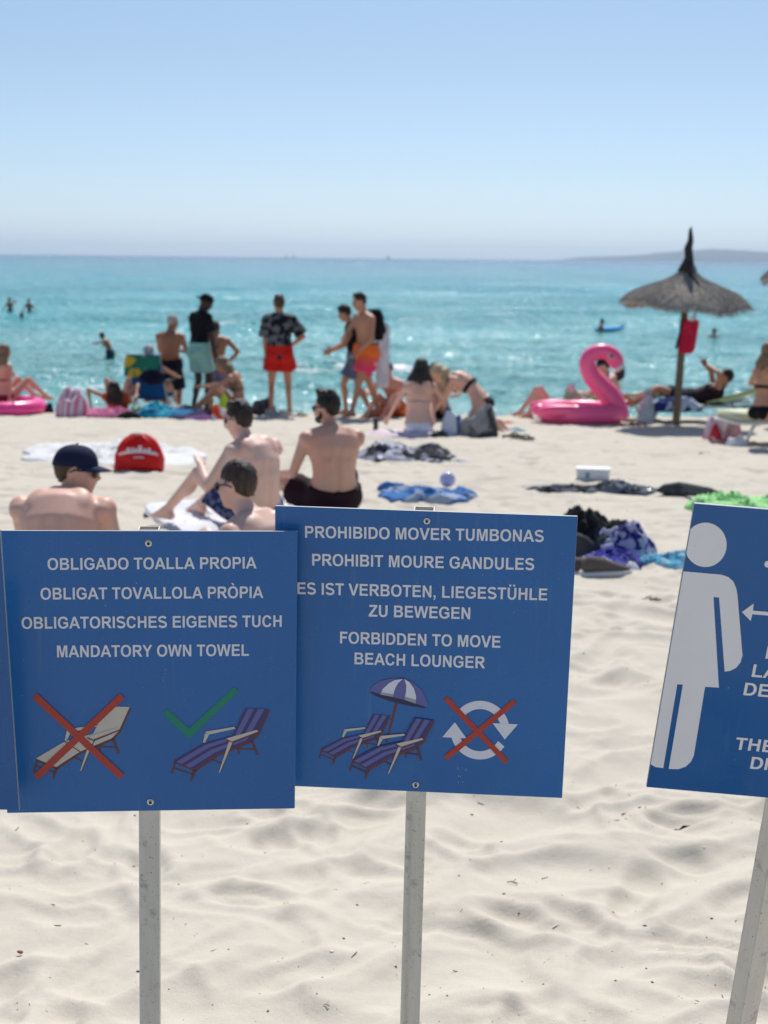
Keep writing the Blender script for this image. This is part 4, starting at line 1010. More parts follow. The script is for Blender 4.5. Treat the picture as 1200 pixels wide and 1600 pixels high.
f = Fig(H=1.76, pz=.12, lean=(-10, 32), hand=((.20, .48, .34), (-.20, .48, .34)), elbow=ARM, foot=((.15, .62, .09), (-.15, .6, .09)), knee=((.3, .2, 1), (-.3, .2, 1)), look=(-5, -10), build=1.05)
cb, br = f.cap()
person('man in a dark cap sitting behind the neck of the flamingo float', f, at(958, 21.9), 80, 'fair',
       [('hair', f.hair_short(.005, .005), M_hair_dark), ('cap', cb, fabric((.015, .02, .035))), ('cap_brim', br, fabric((.015, .02, .035))), ('shorts', f.cloth_legs(.5), fabric((.03, .03, .04)))])
f = Fig(H=1.74, pz=.12, lean=(-82, -64), hand=((.08, -.26, .60), (-.08, -.28, .60)), elbow=((1, -.3, .5), (-1, -.3, .5)), foot=((.12, .82, .06), (-.12, .80, .06)), knee=((.05, .1, 1), (-.05, .1, 1)), toe=((.2, .5, 1), (-.2, .5, 1)), look=(0, 14))
lo = person('man lying on the green lounger holding a phone above his face', f, at(1072, 20.9, .20), 88, 'tan',
       [('hair', f.hair_short(.016, .012), M_hair_black), ('shorts', f.cloth_legs(.6), fabric((.01, .012, .02))), ('vest', f.cloth_top(.014, .04, .0, .0), fabric((.03, .015, .02)))])
bm = bmesh.new(); box(bm, (0, 0, 0), (.075, .15, .012), bev=.004)
ph = bm_obj('phone', bm, plain('phone_black', (.01, .01, .012), .2), None, False); ph.location = Vector(lo.location) + Matrix.Rotation(R(88), 3, 'Z') @ Vector((0, -.20, .70)); ph.rotation_euler = (R(20), 0, R(88))
tag(ph, 'dark phone held up by the man on the green lounger', 'phone')
f = Fig(H=1.68, pz=.12, lean=(0, 12), side=4, look=(25, 0), hand=((.3, .2, .2), (-.26, .34, .34)), elbow=((1, -.4, -.4), (-1, -.4, -.4)), foot=((.2, .85, .09), (-.1, .85, .09)), knee=((.1, .2, 1), (-.1, .2, 1)), female=True)
person('tanned woman with black bikini sitting on the cream lounger at the right edge', f, at(1192, 16.7, .35), -60, 'tan',
       [('hair', f.hair_long(.16, .02, 0, .02, 23), M_hair_lt), ('bikini_bottom', f.cloth_brief(.012), fabric((.008, .008, .01))), ('bikini_strap', f.band(3, .03), fabric((.008, .008, .01)))])

# --- bathers out in the water (bodies reach down below the surface)
def bather(label, px, D, heading, sk, depth, hair, arms=None, lean=(0, 6), H=1.7):
    f = Fig(H=H, pz=.9, lean=lean, hand=arms or ((.4, .2, .95), (-.4, .2, .95)), look=(0, -10), foot=((.12, 0, .08), (-.12, 0, .08)))
    p = sea_at(px, D); r = person(label, f, (p.x, p.y, p.z), heading, sk, [('hair', f.hair_short(.02, .012), hair), ('swim_shorts', f.cloth_legs(.5), fabric((.02, .06, .07)))], .02)
    r.location.z = SEA_Z - depth; return r
bather('bather with one arm up wading far left in the sea, leftmost of the far pair', 16, 82, 30, 'brown', .92, M_hair_black, ((.3, .3, 1.5), (-.4, .1, 1.0)))
bather('bather wading waist-deep far left in the sea, right of the far pair', 46, 82, 170, 'brown', .98, M_hair_black)
bather('swimmer with only head and shoulders above the sea near the far pair', 36, 72, 90, 'brown', 1.38, M_hair_black)
bather('bather bending over with black shorts in the shallows left of the grey-haired man', 172, 45, 70, 'brown', .72, M_hair_black, ((.2, .5, 1.1), (-.2, .5, 1.2)), (6, 48), 1.5)
bather('swimmer resting on the small blue float board', 938, 65.5, -80, 'brown', 1.12, M_hair_black)
bather('dark-haired swimmer right of the thatched parasol post', 1114, 62, -60, 'brown', 1.33, M_hair_black, ((.5, -.2, 1.38), (-.5, .3, 1.3)))
# ------------------------------------------------------------------ things on the sand
def crumple(name, label, cat, loc, wx, wy, h, mat, seed=1, rz=0.0, lobes=.25, fold=3.2, flatness=1.0, group=None, parent=None, sq=None):
    """crumpled cloth: an uneven outline, ridged folds and a rolled edge that rests on the sand"""
    rs = np.random.RandomState(seed); nr, ns = 30, 96
    a = np.linspace(0, 2 * np.pi, ns, endpoint=False); rr = np.linspace(0, 1, nr)
    ph = rs.rand(8) * 6.28
    out = 1 + lobes * (np.sin(2 * a + ph[0]) * .5 + np.sin(3 * a + ph[1]) * .45 + np.sin(5 * a + ph[2]) * .35 + np.sin(9 * a + ph[3]) * .22)
    if sq or (sq is None and ('towel' in name) and h < .1):
        sqr = 1 / (np.abs(np.cos(a)) ** 7 + np.abs(np.sin(a)) ** 7) ** (1 / 7); out = sqr * (1 + .35 * (out - 1))
    A, Q = np.meshgrid(a, rr); O = np.repeat(out[None, :], nr, 0)
    X = np.cos(A) * Q * O * wx / 2; Y = np.sin(A) * Q * O * wy / 2
    sc = fold / max(wx, wy)
    shp = float(np.clip(1 - (h / min(wx, wy) - .22) * 2.2, .12, 1)); f1 = 1 - np.abs(pn(X * sc * 2 + seed, Y * sc * 2.6)); f2 = 1 - np.abs(pn(X * sc * 5 + 9, Y * sc * 5.5 + seed)); f3 = pn(X * sc * 12, Y * sc * 12 + 3)
    lump = .5 + pn(X * sc * .8 + 3 * seed, Y * sc * .9)
    prof = np.clip(1 - Q ** 3.2, 0, 1) ** .6
    Z = h * prof * (.18 * flatness + shp * .62 * f1 ** 2 * np.clip(lump, .1, 1.2) + (1 - shp) * (.58 + .5 * pn(X * sc * .9 + 2 * seed, Y * sc) + .12 * f1 * np.clip(lump, .1, 1)) + (.20 * f2 ** 2 + .06 * f3) * (.3 + .7 * shp)) + .006
    X += .03 * f3 * wx * .2; me = bpy.data.meshes.new(name)
    vs = [(float(x), float(y), float(z)) for x, y, z in zip(X.ravel(), Y.ravel(), Z.ravel())]
    base = len(vs); vs += [(float(X[-1, j]) * .99, float(Y[-1, j]) * .99, -.03) for j in range(ns)]
    fc = [(i * ns + j, i * ns + (j + 1) % ns, (i + 1) * ns + (j + 1) % ns, (i + 1) * ns + j) for i in range(nr - 1) for j in range(ns)]
    fc += [((nr - 1) * ns + j, (nr - 1) * ns + (j + 1) % ns, base + (j + 1) % ns, base + j) for j in range(ns)] + [tuple(base + j for j in range(ns))[::-1]]
    me.from_pydata(vs, [], fc); me.validate(); me.update()
    o = link_mesh(name, me, mat, parent); o.location = loc; o.rotation_euler = (0, 0, R(rz))
    if label: tag(o, label, cat, group)
    return o
def px_m(D): return FPX / D

# white towel spread under the red bag
crumple('towel', 'large white towel spread on the sand under the red bag', 'towel', on(180, 717, .01), 1.85, 1.8, .13, fabric((.70, .70, .69), None, 5), 3, 12, .25, 7, 1.4)
# red bag with a blurred white print
def red_bag():
    p = on(218, 737, .01); root = empty('beach_bag', p, R(4)); tag(root, 'bright red plump beach bag with a white print standing on the white towel', 'bag')
    m = fabric((.62, .012, .010), None, 6, .38, .35); bm = bmesh.new(); rings = []
    n = 48
    for j in range(18):
        u = j / 17.0; z = .335 * u
        wdt = max(.03, .245 * (1 - .04 * u) * max(0, 1 - u ** 2.5) ** .5)
        dep = .13 * (1 - u ** 2.2) ** .6 + .012
        rings.append([Vector((wdt * math.copysign(abs(math.cos(a)) ** .75, math.cos(a)), dep * math.copysign(abs(math.sin(a)) ** .75, math.sin(a)), z + .008 * math.sin(7 * a + 4 * u))) for a in [2 * math.pi * k / n for k in range(n)]])
    for r in rings:
        for v in r:
            d = mnoise.noise(v * 7) * .018 + mnoise.noise(v * 16) * .006; v.x += d; v.y += d * 1.3
    rings_to(bm, rings); o = bm_obj('bag_body', bm, m, root)
    bm = bmesh.new(); ball(bm, (.0, 0, .322), (.085, .035, .022)); bm_obj('gathered_top', bm, fabric((.66, .30, .24), None, 12, .5), root)
    # the unreadable print: a curved white band with taller strokes, wrapped on the front
    rs = random.Random(4); mw = fabric((.78, .72, .74), None, 12, .5)
    def strip(x0, x1, z0, z1, k=8):
        bm = bmesh.new(); rows = []
        for i in range(k + 1):
            x = x0 + (x1 - x0) * i / k; bow = -.035 * (x / .2) ** 2 - .03
            row = []
            for z in (z0 + bow, (z0 + z1) / 2 + bow, z1 + bow):
                row.append((x, z))
            rows.append(row)
        me = o.data; out = []
        from mathutils.bvhtree import BVHTree
        tr = BVHTree.FromPolygons([v.co for v in me.vertices], [tuple(q.vertices) for q in me.polygons])
        V = []
        for row in rows:
            r_ = []
            for x, z in row:
                h = tr.ray_cast(Vector((x, -1, z)), Vector((0, 1, 0)))[0]
                y = h.y if h is not None else -.05
                r_.append((bm.verts.new((x, y - .004, z)), bm.verts.new((x, y + .002, z))))
            V.append(r_)
        for a, b in zip(V, V[1:]):
            for (p1, q1), (p2, q2), (p3, q3), (p4, q4) in zip(a[:-1], b[:-1], b[1:], a[1:]): bm.faces.new((p1, p2, p3, p4))
        bm_obj('print', bm, mw, root)
    strip(-.185, .19, .193, .212, 14)
    x = -.17
    while x < .17:
        w = .018 + rs.random() * .016; strip(x, x + w, .212, .235 + rs.random() * .03 - .02 * abs(x) / .17, 2); x += w + .009 + rs.random() * .006
    strip(-.04, .06, .148, .158, 4)
red_bag()
# towels under the men
crumple('towel', 'white towel under the man in flowery shorts', 'towel', on(318, 812, .01), .72, 1.25, .07, fabric((.72, .72, .76), None, 6), 8, 20, .10, 6, 1.4)
crumple('towel', 'white towel corner beside the bearded man, above the lounger notice', 'towel', on(452, 806, .01), .7, 1.1, .05, fabric((.74, .74, .77), None, 6), 9, -10, .10, 6, 1.4)
bm = bmesh.new(); tube(bm, [(0, 0, 0), (0, 0, .16), (0, 0, .17), (0, 0, .20), (0, 0, .215)], [.034, .034, .03, .014, .014], 18)
b_ = bm_obj('water_bottle', bm, plain('blue_bottle', (.08, .32, .55), .15), None); b_.location = on(426, 757, .0); tag(b_, 'small light blue bottle standing between the two seated friends', 'bottle')

# clothes heaps
crumple('clothes_pile', 'white and black clothes heap with a red patch lying right of the seated men', 'clothes', on(630, 717, .0), 1.0, .75, .20, fabric((.60, .60, .68), (.03, .03, .04), 5, sharp=.1), 21, 0, .30, 3.2)
crumple('clothes_sleeve', 'thin black and white sleeve trailing right from the white clothes heap', 'clothes', on(690, 723, .0), .62, .16, .05, fabric((.03, .03, .035), (.5, .5, .55), 7), 23, -8, .22, 5)
crumple('blue_clothes', 'bright blue clothes lying flat around the small white ball', 'clothes', on(672, 782, .0), .80, .42, .13, fabric((.05, .17, .44), (.35, .42, .55), 4, sharp=.06), 24, -4, .38, 3.2)
crumple('blue_clothes', 'thin blue sleeve lying left of the blue clothes', 'clothes', on(617, 772, .0), .26, .10, .07, fabric((.05, .17, .44)), 25, -25, .35, 3)
def beach_ball():
    p = on(699, 777, 0); root = empty('ball', p + Vector((0, .02, .12))); tag(root, 'small pearly white ball lying on the blue clothes', 'ball')
    t = NT('pearl_plastic'); bm = bmesh.new(); ball(bm, (0, 0, 0), .068, None, 32, 20)
    bm_obj('ball_skin', bm, plain('pearl_plastic', (.55, .52, .70), .12), root)
    bm = bmesh.new(); ball(bm, (.02, -.03, .058), (.010, .010, .004)); bm_obj('valve', bm, plain('valve_white', (.8, .8, .8), .4), root)
beach_ball()
crumple('dark_clothes', 'long flat row of charcoal clothes lying in front of the white box', 'clothes', on(935, 772, .0), 1.00, .36, .12, fabric((.02, .022, .03), (.12, .14, .18), 6), 27, 2, .28, 4.2)
crumple('dark_clothes', 'dark crumpled shirt at the left end of the charcoal clothes', 'clothes', on(872, 773, .0), .42, .22, .06, fabric((.02, .022, .03), (.10, .11, .16), 6), 28, 2, .28, 4.2)
def white_box():
    p = on(926, 755, .0); root = empty('cool_box', p, R(-8)); tag(root, 'small white foam box with a blue mark lying behind the charcoal clothes', 'box')
    m = plain('white_foam', (.78, .78, .78), .7); bm = bmesh.new(); box(bm, (0, 0, .04), (.30, .17, .08), bev=.008); bm_obj('box_body', bm, m, root)
    bm = bmesh.new(); box(bm, (0, 0, .094), (.315, .185, .024), bev=.006); bm_obj('lid', bm, m, root)
    bm = bmesh.new(); box(bm, (-.05, -.0865, .045), (.035, .003, .05)); bm_obj('blue_mark', bm, plain('blue_mark', (.15, .35, .5), .5), root)
white_box()
def umbrella_closed():
    p = on(1060, 780, .0); root = empty('folded_umbrella', p, R(-20)); tag(root, 'folded dark grey umbrella lying on the sand beside the green towel', 'umbrella')
    m = fabric((.05, .055, .065), (.10, .11, .12), 8); bm = bmesh.new()
    tube(bm, [(-.18, 0, .035), (-.12, 0, .045), (.0, 0, .06), (.25, 0, .05), (.38, 0, .03)], [.012, .045, .06, .04, .012], 16)
    for v in bm.verts: v.co += v.co.normalized() * mnoise.noise(v.co * 12) * .018
    bm_obj('folded_canopy', bm, m, root)
    bm = bmesh.new(); tube(bm, [(-.34, 0, .03), (-.17, 0, .035)], .008, 10); bm_obj('shaft', bm, M_steel, root)
    bm = bmesh.new(); tube(bm, [(-.40, 0, .03), (-.33, 0, .03)], .014, 10); bm_obj('handle', bm, plain('black_plastic', (.015, .015, .015), .4), root)
umbrella_closed()
crumple('green_towel', 'pale lime green towel lying heaped behind the distance notice', 'towel', on(1150, 802, .0), .68, .55, .17, fabric((.36, .72, .30), None, 6), 31, 0, .16, 4)
crumple('grey_towel', 'dark grey towel edge right of the lime green towel', 'towel', on(1205, 797, .0), .35, .3, .06, fabric((.10, .09, .09)), 32, 0, .2, 4)
# big heap right of the lounger notice
crumple('black_jacket', 'black crumpled jacket heaped right of the lounger notice', 'clothes', on(925, 866, .0), .60, .5, .26, fabric((.010, .010, .012), (.035, .036, .04), 6), 41, 0, .24, 3.2)
crumple('grey_jacket', 'dark grey hooded top slumped in front of the black jacket', 'clothes', on(918, 872, .0), .42, .26, .17, fabric((.06, .06, .065)), 42, 0, .2, 3.4)
crumple('blue_white_shirt', 'royal blue and white patterned shirt in the clothes heap', 'clothes', on(972, 872, .0), .40, .36, .20, fabric((.02, .02, .17), (.42, .43, .58), 15, sharp=.10), 43, 0, .24, 3.2)
crumple('royal_blue_shirt', 'royal blue cloth spilling out below the patterned shirt', 'clothes', on(952, 886, .0), .50, .26, .10, fabric((.02, .02, .26), (.10, .10, .32), 7), 44, 8, .3, 3.6)
def shoe(loc, rz, label, cu, cs, s=1.0, group=None, roll=0):
    root = empty('shoe', loc, R(rz)); tag(root, label, 'shoe', group)
    bm = bmesh.new(); secs = []
    for y, w, z0, z1 in ((-.13, .026, .03, .075), (-.11, .036, .022, .105), (-.05, .038, .02, .10), (.0, .040, .02, .085), (.06, .047, .018, .062), (.11, .040, .018, .045), (.135, .02, .02, .034)):
        secs.append([Vector((w * math.cos(a), y, (z0 + z1) / 2 + (z1 - z0) / 2 * math.sin(a))) * s for a in [2 * math.pi * k / 16 for k in range(16)]])
    rings_to(bm, secs); bm_obj('upper', bm, cu, root)
    bm = bmesh.new(); secs = []
    for y, w in ((-.138, .025), (-.12, .040), (-.03, .040), (.06, .051), (.11, .046), (.142, .022)):
        secs.append([Vector((x, y, z)) * s for x, z in ((-w, .0), (w, .0), (w * 1.03, .012), (w, .026), (-w, .026), (-w * 1.03, .012))])
    rings_to(bm, secs); bm_obj('sole', bm, cs, root)
    bm = bmesh.new()
    for k_ in range(4): tube(bm, [(-.022 * s, (-.015 + .02 * k_) * s, (.088 - .010 * k_) * s), (0, (-.015 + .02 * k_) * s, (.098 - .011 * k_) * s), (.022 * s, (-.015 + .02 * k_) * s, (.088 - .010 * k_) * s)], .0028 * s, 6)
    bm_obj('laces', bm, cs, root)
    return root
M_shg = fabric((.12, .10, .09), None, 12); M_shw = plain('sole_white', (.66, .65, .62), .6); M_blk = plain('black_rubber', (.012, .012, .013), .6)
shoe(on(915, 897, .0), -65, 'grey trainer with pale sole left in front of the clothes heap', M_shg, M_shw, 1.05)
shoe(on(946, 902, .0), -70, 'dark grey trainer with pale sole right of its partner', M_shg, M_shw, 1.15)
crumple('white_socks', 'white socks balled up at the right foot of the clothes heap', 'socks', on(988, 892, .0), .10, .08, .06, fabric((.7, .7, .74)), 46, 0, .2, 2)
crumple('blue_towel', 'light blue towel lying half behind the distance notice', 'towel', on(1056, 886, .0), .42, .26, .12, fabric((.10, .36, .52), (.30, .55, .68), 6), 47, -10, .28, 3.4)
bm = bmesh.new(); tube(bm, [(0, 0, .02), (.12, -.1, .012), (.26, -.24, .01)], .006, 8); o = bm_obj('rope', bm, plain('green_cord', (.10, .45, .33), .5), None); o.location = on(1002, 880, .01); tag(o, 'thin green cord trailing from the clothes heap', 'rope')
def twig(loc, L, rz, label):
    bm = bmesh.new(); tube(bm, [(-L / 2, 0, .010), (-L * .1, L * .08, .012), (L * .3, -L * .05, .012), (L / 2, L * .08, .010)], [L * .035, L * .05, L * .07, L * .03], 7)
    tube(bm, [(L * .1, 0, .015), (L * .3, L * .25, .02)], [L * .03, L * .02], 6)
    o = bm_obj('stick', bm, plain('driftwood', (.16, .11, .08), .9), None); o.location = loc; o.rotation_euler = (0, 0, R(rz)); tag(o, label, 'stick')
twig(on(1018, 943, .0), .105, -6, 'small brown stick on bare sand left of the distance notice')
twig(on(800, 1388, -.006), .03, -20, 'dark twig in a hollow of the sand right of the middle post')
twig(on(510, 1581, -.008), .016, -35, 'tan splinter of wood on the sand near the bottom edge')
bm = bmesh.new(); ball(bm, (0, 0, 0), (.006, .005, .004)); ball(bm, (-.005, .001, .001), (.004, .004, .003)); o = bm_obj('pebble', bm, plain('brown_stone', (.25, .13, .07), .8), None); o.location = on(33, 1505, .008); tag(o, 'reddish brown pebble on the sand at the lower left', 'pebble')

# --- towels, bags and bits along the berm
crumple('striped_bag', 'pink and white striped bag lying left of the pink towel', 'bag', at(112, 20.6, .0), .54, .42, .34, stripes((.66, .60, .66), (.60, .20, .30), 3.4), 51, -10, .14, 2.6, 2.2)
crumple('pink_towel', 'pink towel rolled out under the lying dark-haired person', 'towel', at(172, 20.5, .0), .80, .50, .17, fabric((.62, .17, .30), None, 5), 52, 0, .10, 3, 1.8)
crumple('black_bag', 'small black bag at the right end of the pink towel', 'bag', at(203, 20.3, .0), .32, .22, .11, fabric((.012, .012, .014)), 53, 0, .2, 3)
crumple('teal_towel', 'bright turquoise towel crumpled on the berm beside the pink towel', 'towel', at(262, 20.7, .0), 1.0, .7, .20, fabric((.02, .36, .48), (.01, .16, .33), 5), 54, 0, .16, 3.4, 1.4)
crumple('yellow_towel', 'yellow and green cloth behind the turquoise towel', 'towel', at(238, 21.3, .0), .55, .35, .16, fabric((.50, .58, .10), (.10, .25, .15), 9), 55, 0, .2, 3)
crumple('white_clothes', 'pale clothes at the feet of the grey-haired man', 'clothes', at(285, 21.5, .0), .60, .35, .13, fabric((.55, .50, .48), (.12, .12, .14), 7), 56, 0, .26, 3)
crumple('navy_towel', 'navy and purple towel under the woman hugging her knees', 'towel', at(330, 20.5, .0), 1.15, .75, .09, fabric((.012, .02, .07), (.16, .03, .20), 3, sharp=.06), 57, -8, .10, 4, 2)
crumple('neon_bag', 'neon yellow bag beside the woman hugging her knees', 'bag', at(349, 20.6, .0), .18, .16, .30, fabric((.55, .78, .06)), 58, 0, .14, 2, 2)
crumple('red_bag', 'small orange-red bag in front of the neon yellow bag', 'bag', at(342, 20.2, .0), .24, .18, .19, fabric((.75, .07, .02), (.7, .7, .75), 3, sharp=.04), 59, 0, .14, 2, 1.6)
crumple('dark_bag', 'dark slumped bag left of the man in the flowery shirt', 'bag', at(411, 21.4, .0), .36, .28, .22, fabric((.02, .02, .03), (.06, .06, .09), 8), 60, 0, .2, 2.6, 1.6)
for k, (px, D, l) in enumerate(((428, 21.0, 'pale trainer left of the red shorts man'), (446, 20.9, 'pale trainer by the right foot of the red shorts man'))):
    shoe(at(px, D, .0), -70 + 30 * k, l, fabric((.50, .46, .40)), M_shw)
def flipflop(loc, rz, label, m=None):
    root = empty('flip_flop', loc, R(rz)); tag(root, label, 'flip flop'); bm = bmesh.new()
    pts = [(.030, -.13), (.036, -.08), (.030, 0), (.044, .07), (.040, .12), (.0, .14), (-.036, .12), (-.042, .07), (-.030, 0), (-.036, -.08), (-.030, -.13), (0, -.14)]
    rings_to(bm, [[Vector((x * s, y * s, z)) for x, y in pts] for z, s in ((.0, .97), (.008, 1), (.018, .98))]); bm_obj('sole', bm, m or M_blk, root)
    bm = bmesh.new(); tube(bm, [(-.036, -.02, .018), (-.02, .03, .05), (0, .085, .02)], .008, 8); tube(bm, [(.036, -.02, .018), (.02, .03, .05), (0, .085, .02)], .008, 8); bm_obj('strap', bm, m or M_blk, root)
flipflop(at(467, 21.0, .01), -80, 'black flip flop right of the red shorts man')
flipflop(at(800, 17.6, .012), -70, 'black flip flop beside the grey backpack, left of its partner'); flipflop(at(818, 17.3, .012), -95, 'black flip flop lying farther right of the grey backpack')
flipflop(at(985, 19.9, .01), -80, 'black flip flop at the right end of the flamingo float'); flipflop(at(997, 20.0, .01), -95, 'black flip flop a little right of the flamingo float')
crumple('orange_towel', 'orange cloth behind the legs of the backpack man', 'towel', at(590, 21.3, .0), .36, .3, .17, fabric((.75, .14, .02), (.5, .1, .05), 6), 62, 0, .15, 3, 1.6)
bm = bmesh.new(); tube(bm, [(0, 0, 0), (0, 0, .006), (0, 0, .15), (0, 0, .165), (0, 0, .17)], [.030, .034, .034, .028, .024], 20)
o = bm_obj('drink_can', bm, plain('dark_can', (.05, .06, .06), .35, .6), None); o.location = on(587, 677, .0); tag(o, 'dark tall drink can standing on the sand left of the white bikini', 'can')
crumple('pink_sheet', 'pale pink sheet under the woman in the white bikini', 'towel', on(640, 682, .0), 1.05, .85, .05, fabric((.62, .48, .56), (.7, .64, .68), 4), 64, 0, .10, 4, 1.6)
crumple('tote_bag', 'white and blue tote bag between the two sitting women', 'bag', on(706, 683, .0), .28, .22, .30, fabric((.58, .62, .72), (.06, .10, .22), 5, sharp=.05), 65, 0, .12, 2, 2.2)
crumple('black_pouch', 'small dark pouch in front of the tote bag', 'bag', on(686, 686, .0), .20, .12, .07, fabric((.02, .03, .035)), 66, 0, .2, 3)
crumple('grey_rucksack', 'slumped grey and dark rucksack with a shiny edge by the blonde woman', 'rucksack', on(750, 684, .0), .50, .30, .33, fabric((.32, .31, .30), (.06, .06, .06), 4, sharp=.1), 67, -6, .16, 2.4, 2)
crumple('pale_blue_cloth', 'pale blue cloth on the sand right of the rucksack', 'cloth', at(800, 18.8, .0), .32, .2, .04, fabric((.45, .62, .66)), 68, 0, .2, 3)
crumple('red_scrap', 'reddish cloth scrap right of the blonde woman', 'cloth', at(788, 20.2, .0), .30, .12, .04, fabric((.6, .16, .10)), 69, 0, .2, 3)
crumple('white_cloth', 'white cloth with a green ribbon behind the pink ring of the flamingo', 'cloth', at(895, 21.0, .0), .36, .2, .42, fabric((.72, .66, .72), (.3, .6, .3), 6, sharp=.04), 70, 0, .12, 2.4, 2)
hang = crumple('draped_towel', 'grey-white towel hanging from the black backpack', 'towel', (0, 0, 0), .95, .20, .035, fabric((.74, .72, .76), (.6, .59, .64), 5), 71, 0, .05, 5, 2)
hang.rotation_euler = (0, R(90), R(-68)); hang.location = wp + Vector((.10, .0, -.44))
crumple('black_bag', 'dark small bag right of the pink swim ring', 'bag', at(77, 21.3, .0), .14, .12, .14, fabric((.02, .025, .04)), 72, 0, .15, 2, 2)
# --- beach chair with somebody in it
def beach_chair():
    p = at(236, 22.1); root = empty('beach_chair', p, R(-10)); tag(root, 'blue high-backed folding beach chair with a green and yellow towel over its top', 'chair')
    mf = plain('chair_tube', (.45, .46, .48), .3, .6); mb = fabric((.010, .12, .36), None, 9)
    for q in (-1, 1):
        bm = bmesh.new(); tube(bm, [(.27 * q, .05, .12), (.27 * q, -.10, .40), (.25 * q, -.30, .95)], .014, 10); bm_obj('back_tube', bm, mf, root)
        bm = bmesh.new(); tube(bm, [(.28 * q, -.20, .0), (.28 * q, .35, .32)], .014, 10); tube(bm, [(.28 * q, .35, .0), (.28 * q, -.12, .34)], .014, 10); bm_obj('leg', bm, mf, root)
        bm = bmesh.new(); box(bm, (.29 * q, .06, .52), (.05, .42, .025), bev=.008); bm_obj('armrest', bm, plain('chair_arm', (.05, .05, .06), .5), root)
    def sheet(P, Q, nm, mat, sag=.04):
        bm = bmesh.new(); n = 10; rows = []
        for t_ in (0, .008):
            rows.append([[bm.verts.new((x, P[0] + (Q[0] - P[0]) * v - sag * math.sin(v * math.pi) * math.cos(x * 5) * (-1) - t_, P[1] + (Q[1] - P[1]) * v - sag * .3 * math.sin(v * math.pi))) for x in np.linspace(-.26, .26, 9)] for v in np.linspace(0, 1, n)])
        for lay in rows:
            for a, b in zip(lay, lay[1:]):
                for i in range(8): bm.faces.new((a[i], a[i + 1], b[i + 1], b[i]))
        for i in range(8):
            for e in (0, -1): bm.faces.new((rows[0][e][i], rows[0][e][i + 1], rows[1][e][i + 1], rows[1][e][i]))
        bm_obj(nm, bm, mat, root)
    sheet((-.02, .22), (-.30, .93), 'back_sling', mb); sheet((.38, .30), (-.03, .22), 'seat_sling', mb)
    tw = crumple('towel', 'green towel with a yellow emblem draped over the blue chair back', 'towel', (0, 0, 0), .54, .36, .04, fabric((.02, .20, .12), (.60, .42, .03), 3, sharp=.04), 81, 0, .08, 4, 2)
    tw.rotation_euler = (R(72), 0, R(-10)); tw.location = p + Matrix.Rotation(R(-10), 3, 'Z') @ Vector((-.02, -.335, .76))
    tw = crumple('navy_bag', 'navy bag hanging on the right of the blue chair back', 'bag', (0, 0, 0), .40, .26, .10, fabric((.010, .014, .04)), 82, 0, .10, 3, 2)
    tw.rotation_euler = (R(80), 0, R(-10)); tw.location = p + Matrix.Rotation(R(-10), 3, 'Z') @ Vector((.16, -.36, .60))
    f = Fig(H=1.66, pz=.10, lean=(-24, -12), hand=((.30, .32, .34), (-.30, .32, .34)), elbow=((1, -.4, -.4), (-1, -.4, -.4)), foot=((.14, .7, -.05), (-.14, .7, -.05)), knee=((.1, .2, 1), (-.1, .2, 1)), look=(0, 0))
    q = p + Matrix.Rotation(R(-10), 3, 'Z') @ Vector((0, .10, .10))
    person('grey-haired person sitting in the blue beach chair facing the sea', f, q, -10, 'tan', [('hair', f.hair_short(.014, .012), M_hair_grey), ('swimsuit', f.cloth_top(.008, .02, -.08, .0), fabric((.02, .02, .05)))])
beach_chair()

# --- pink swim ring, flamingo float
def vinyl(name, c, c2=None):
    t = NT(name); vec = t.coord(); b = t.mix(t.noise(5, 3, .5, vec), c, c2 or tuple(min(1, x * 1.12) for x in c))
    return t.set(Base_Color=b, Roughness=.32, Specular_IOR_Level=.5, Coat_Weight=.08, Subsurface_Weight=.25, Subsurface_Scale=.12, Normal=t.bump(t.noise(14, 2, .5, vec), .12, .012))
M_pink = vinyl('pink_vinyl', (.97, .12, .31)); M_pink2 = vinyl('hot_pink_vinyl', (.85, .06, .30))
def torus(bm, Rr, r, n=64, m=22, sx=1.0, sy=1.0, wr=.012):
    vs = []
    for i in range(n):
        a = 2 * math.pi * i / n; rr = r * (1 + wr * math.sin(23 * a)); vs.append([bm.verts.new(((Rr + rr * math.cos(b)) * math.cos(a) * sx, (Rr + rr * math.cos(b)) * math.sin(a) * sy, rr * math.sin(b) * .92)) for b in [2 * math.pi * j / m for j in range(m)]])
    for i in range(n):
        A, B = vs[i], vs[(i + 1) % n]
        for j in range(m): bm.faces.new((A[j], A[(j + 1) % m], B[(j + 1) % m], B[j]))
p = at(4, 21.15); root = empty('swim_ring', p, 0); tag(root, 'hot pink inflatable swim ring cut by the left edge', 'swim ring')
bm = bmesh.new(); torus(bm, .52, .125); o = bm_obj('ring', bm, M_pink2, root); o.location.z = .12
bm = bmesh.new(); tube(bm, [(0, 0, 0), (0, 0, .02), (0, 0, .024)], [.016, .014, .008], 10); o = bm_obj('valve', bm, M_pink2, root); o.location = (.30, -.50, .225)
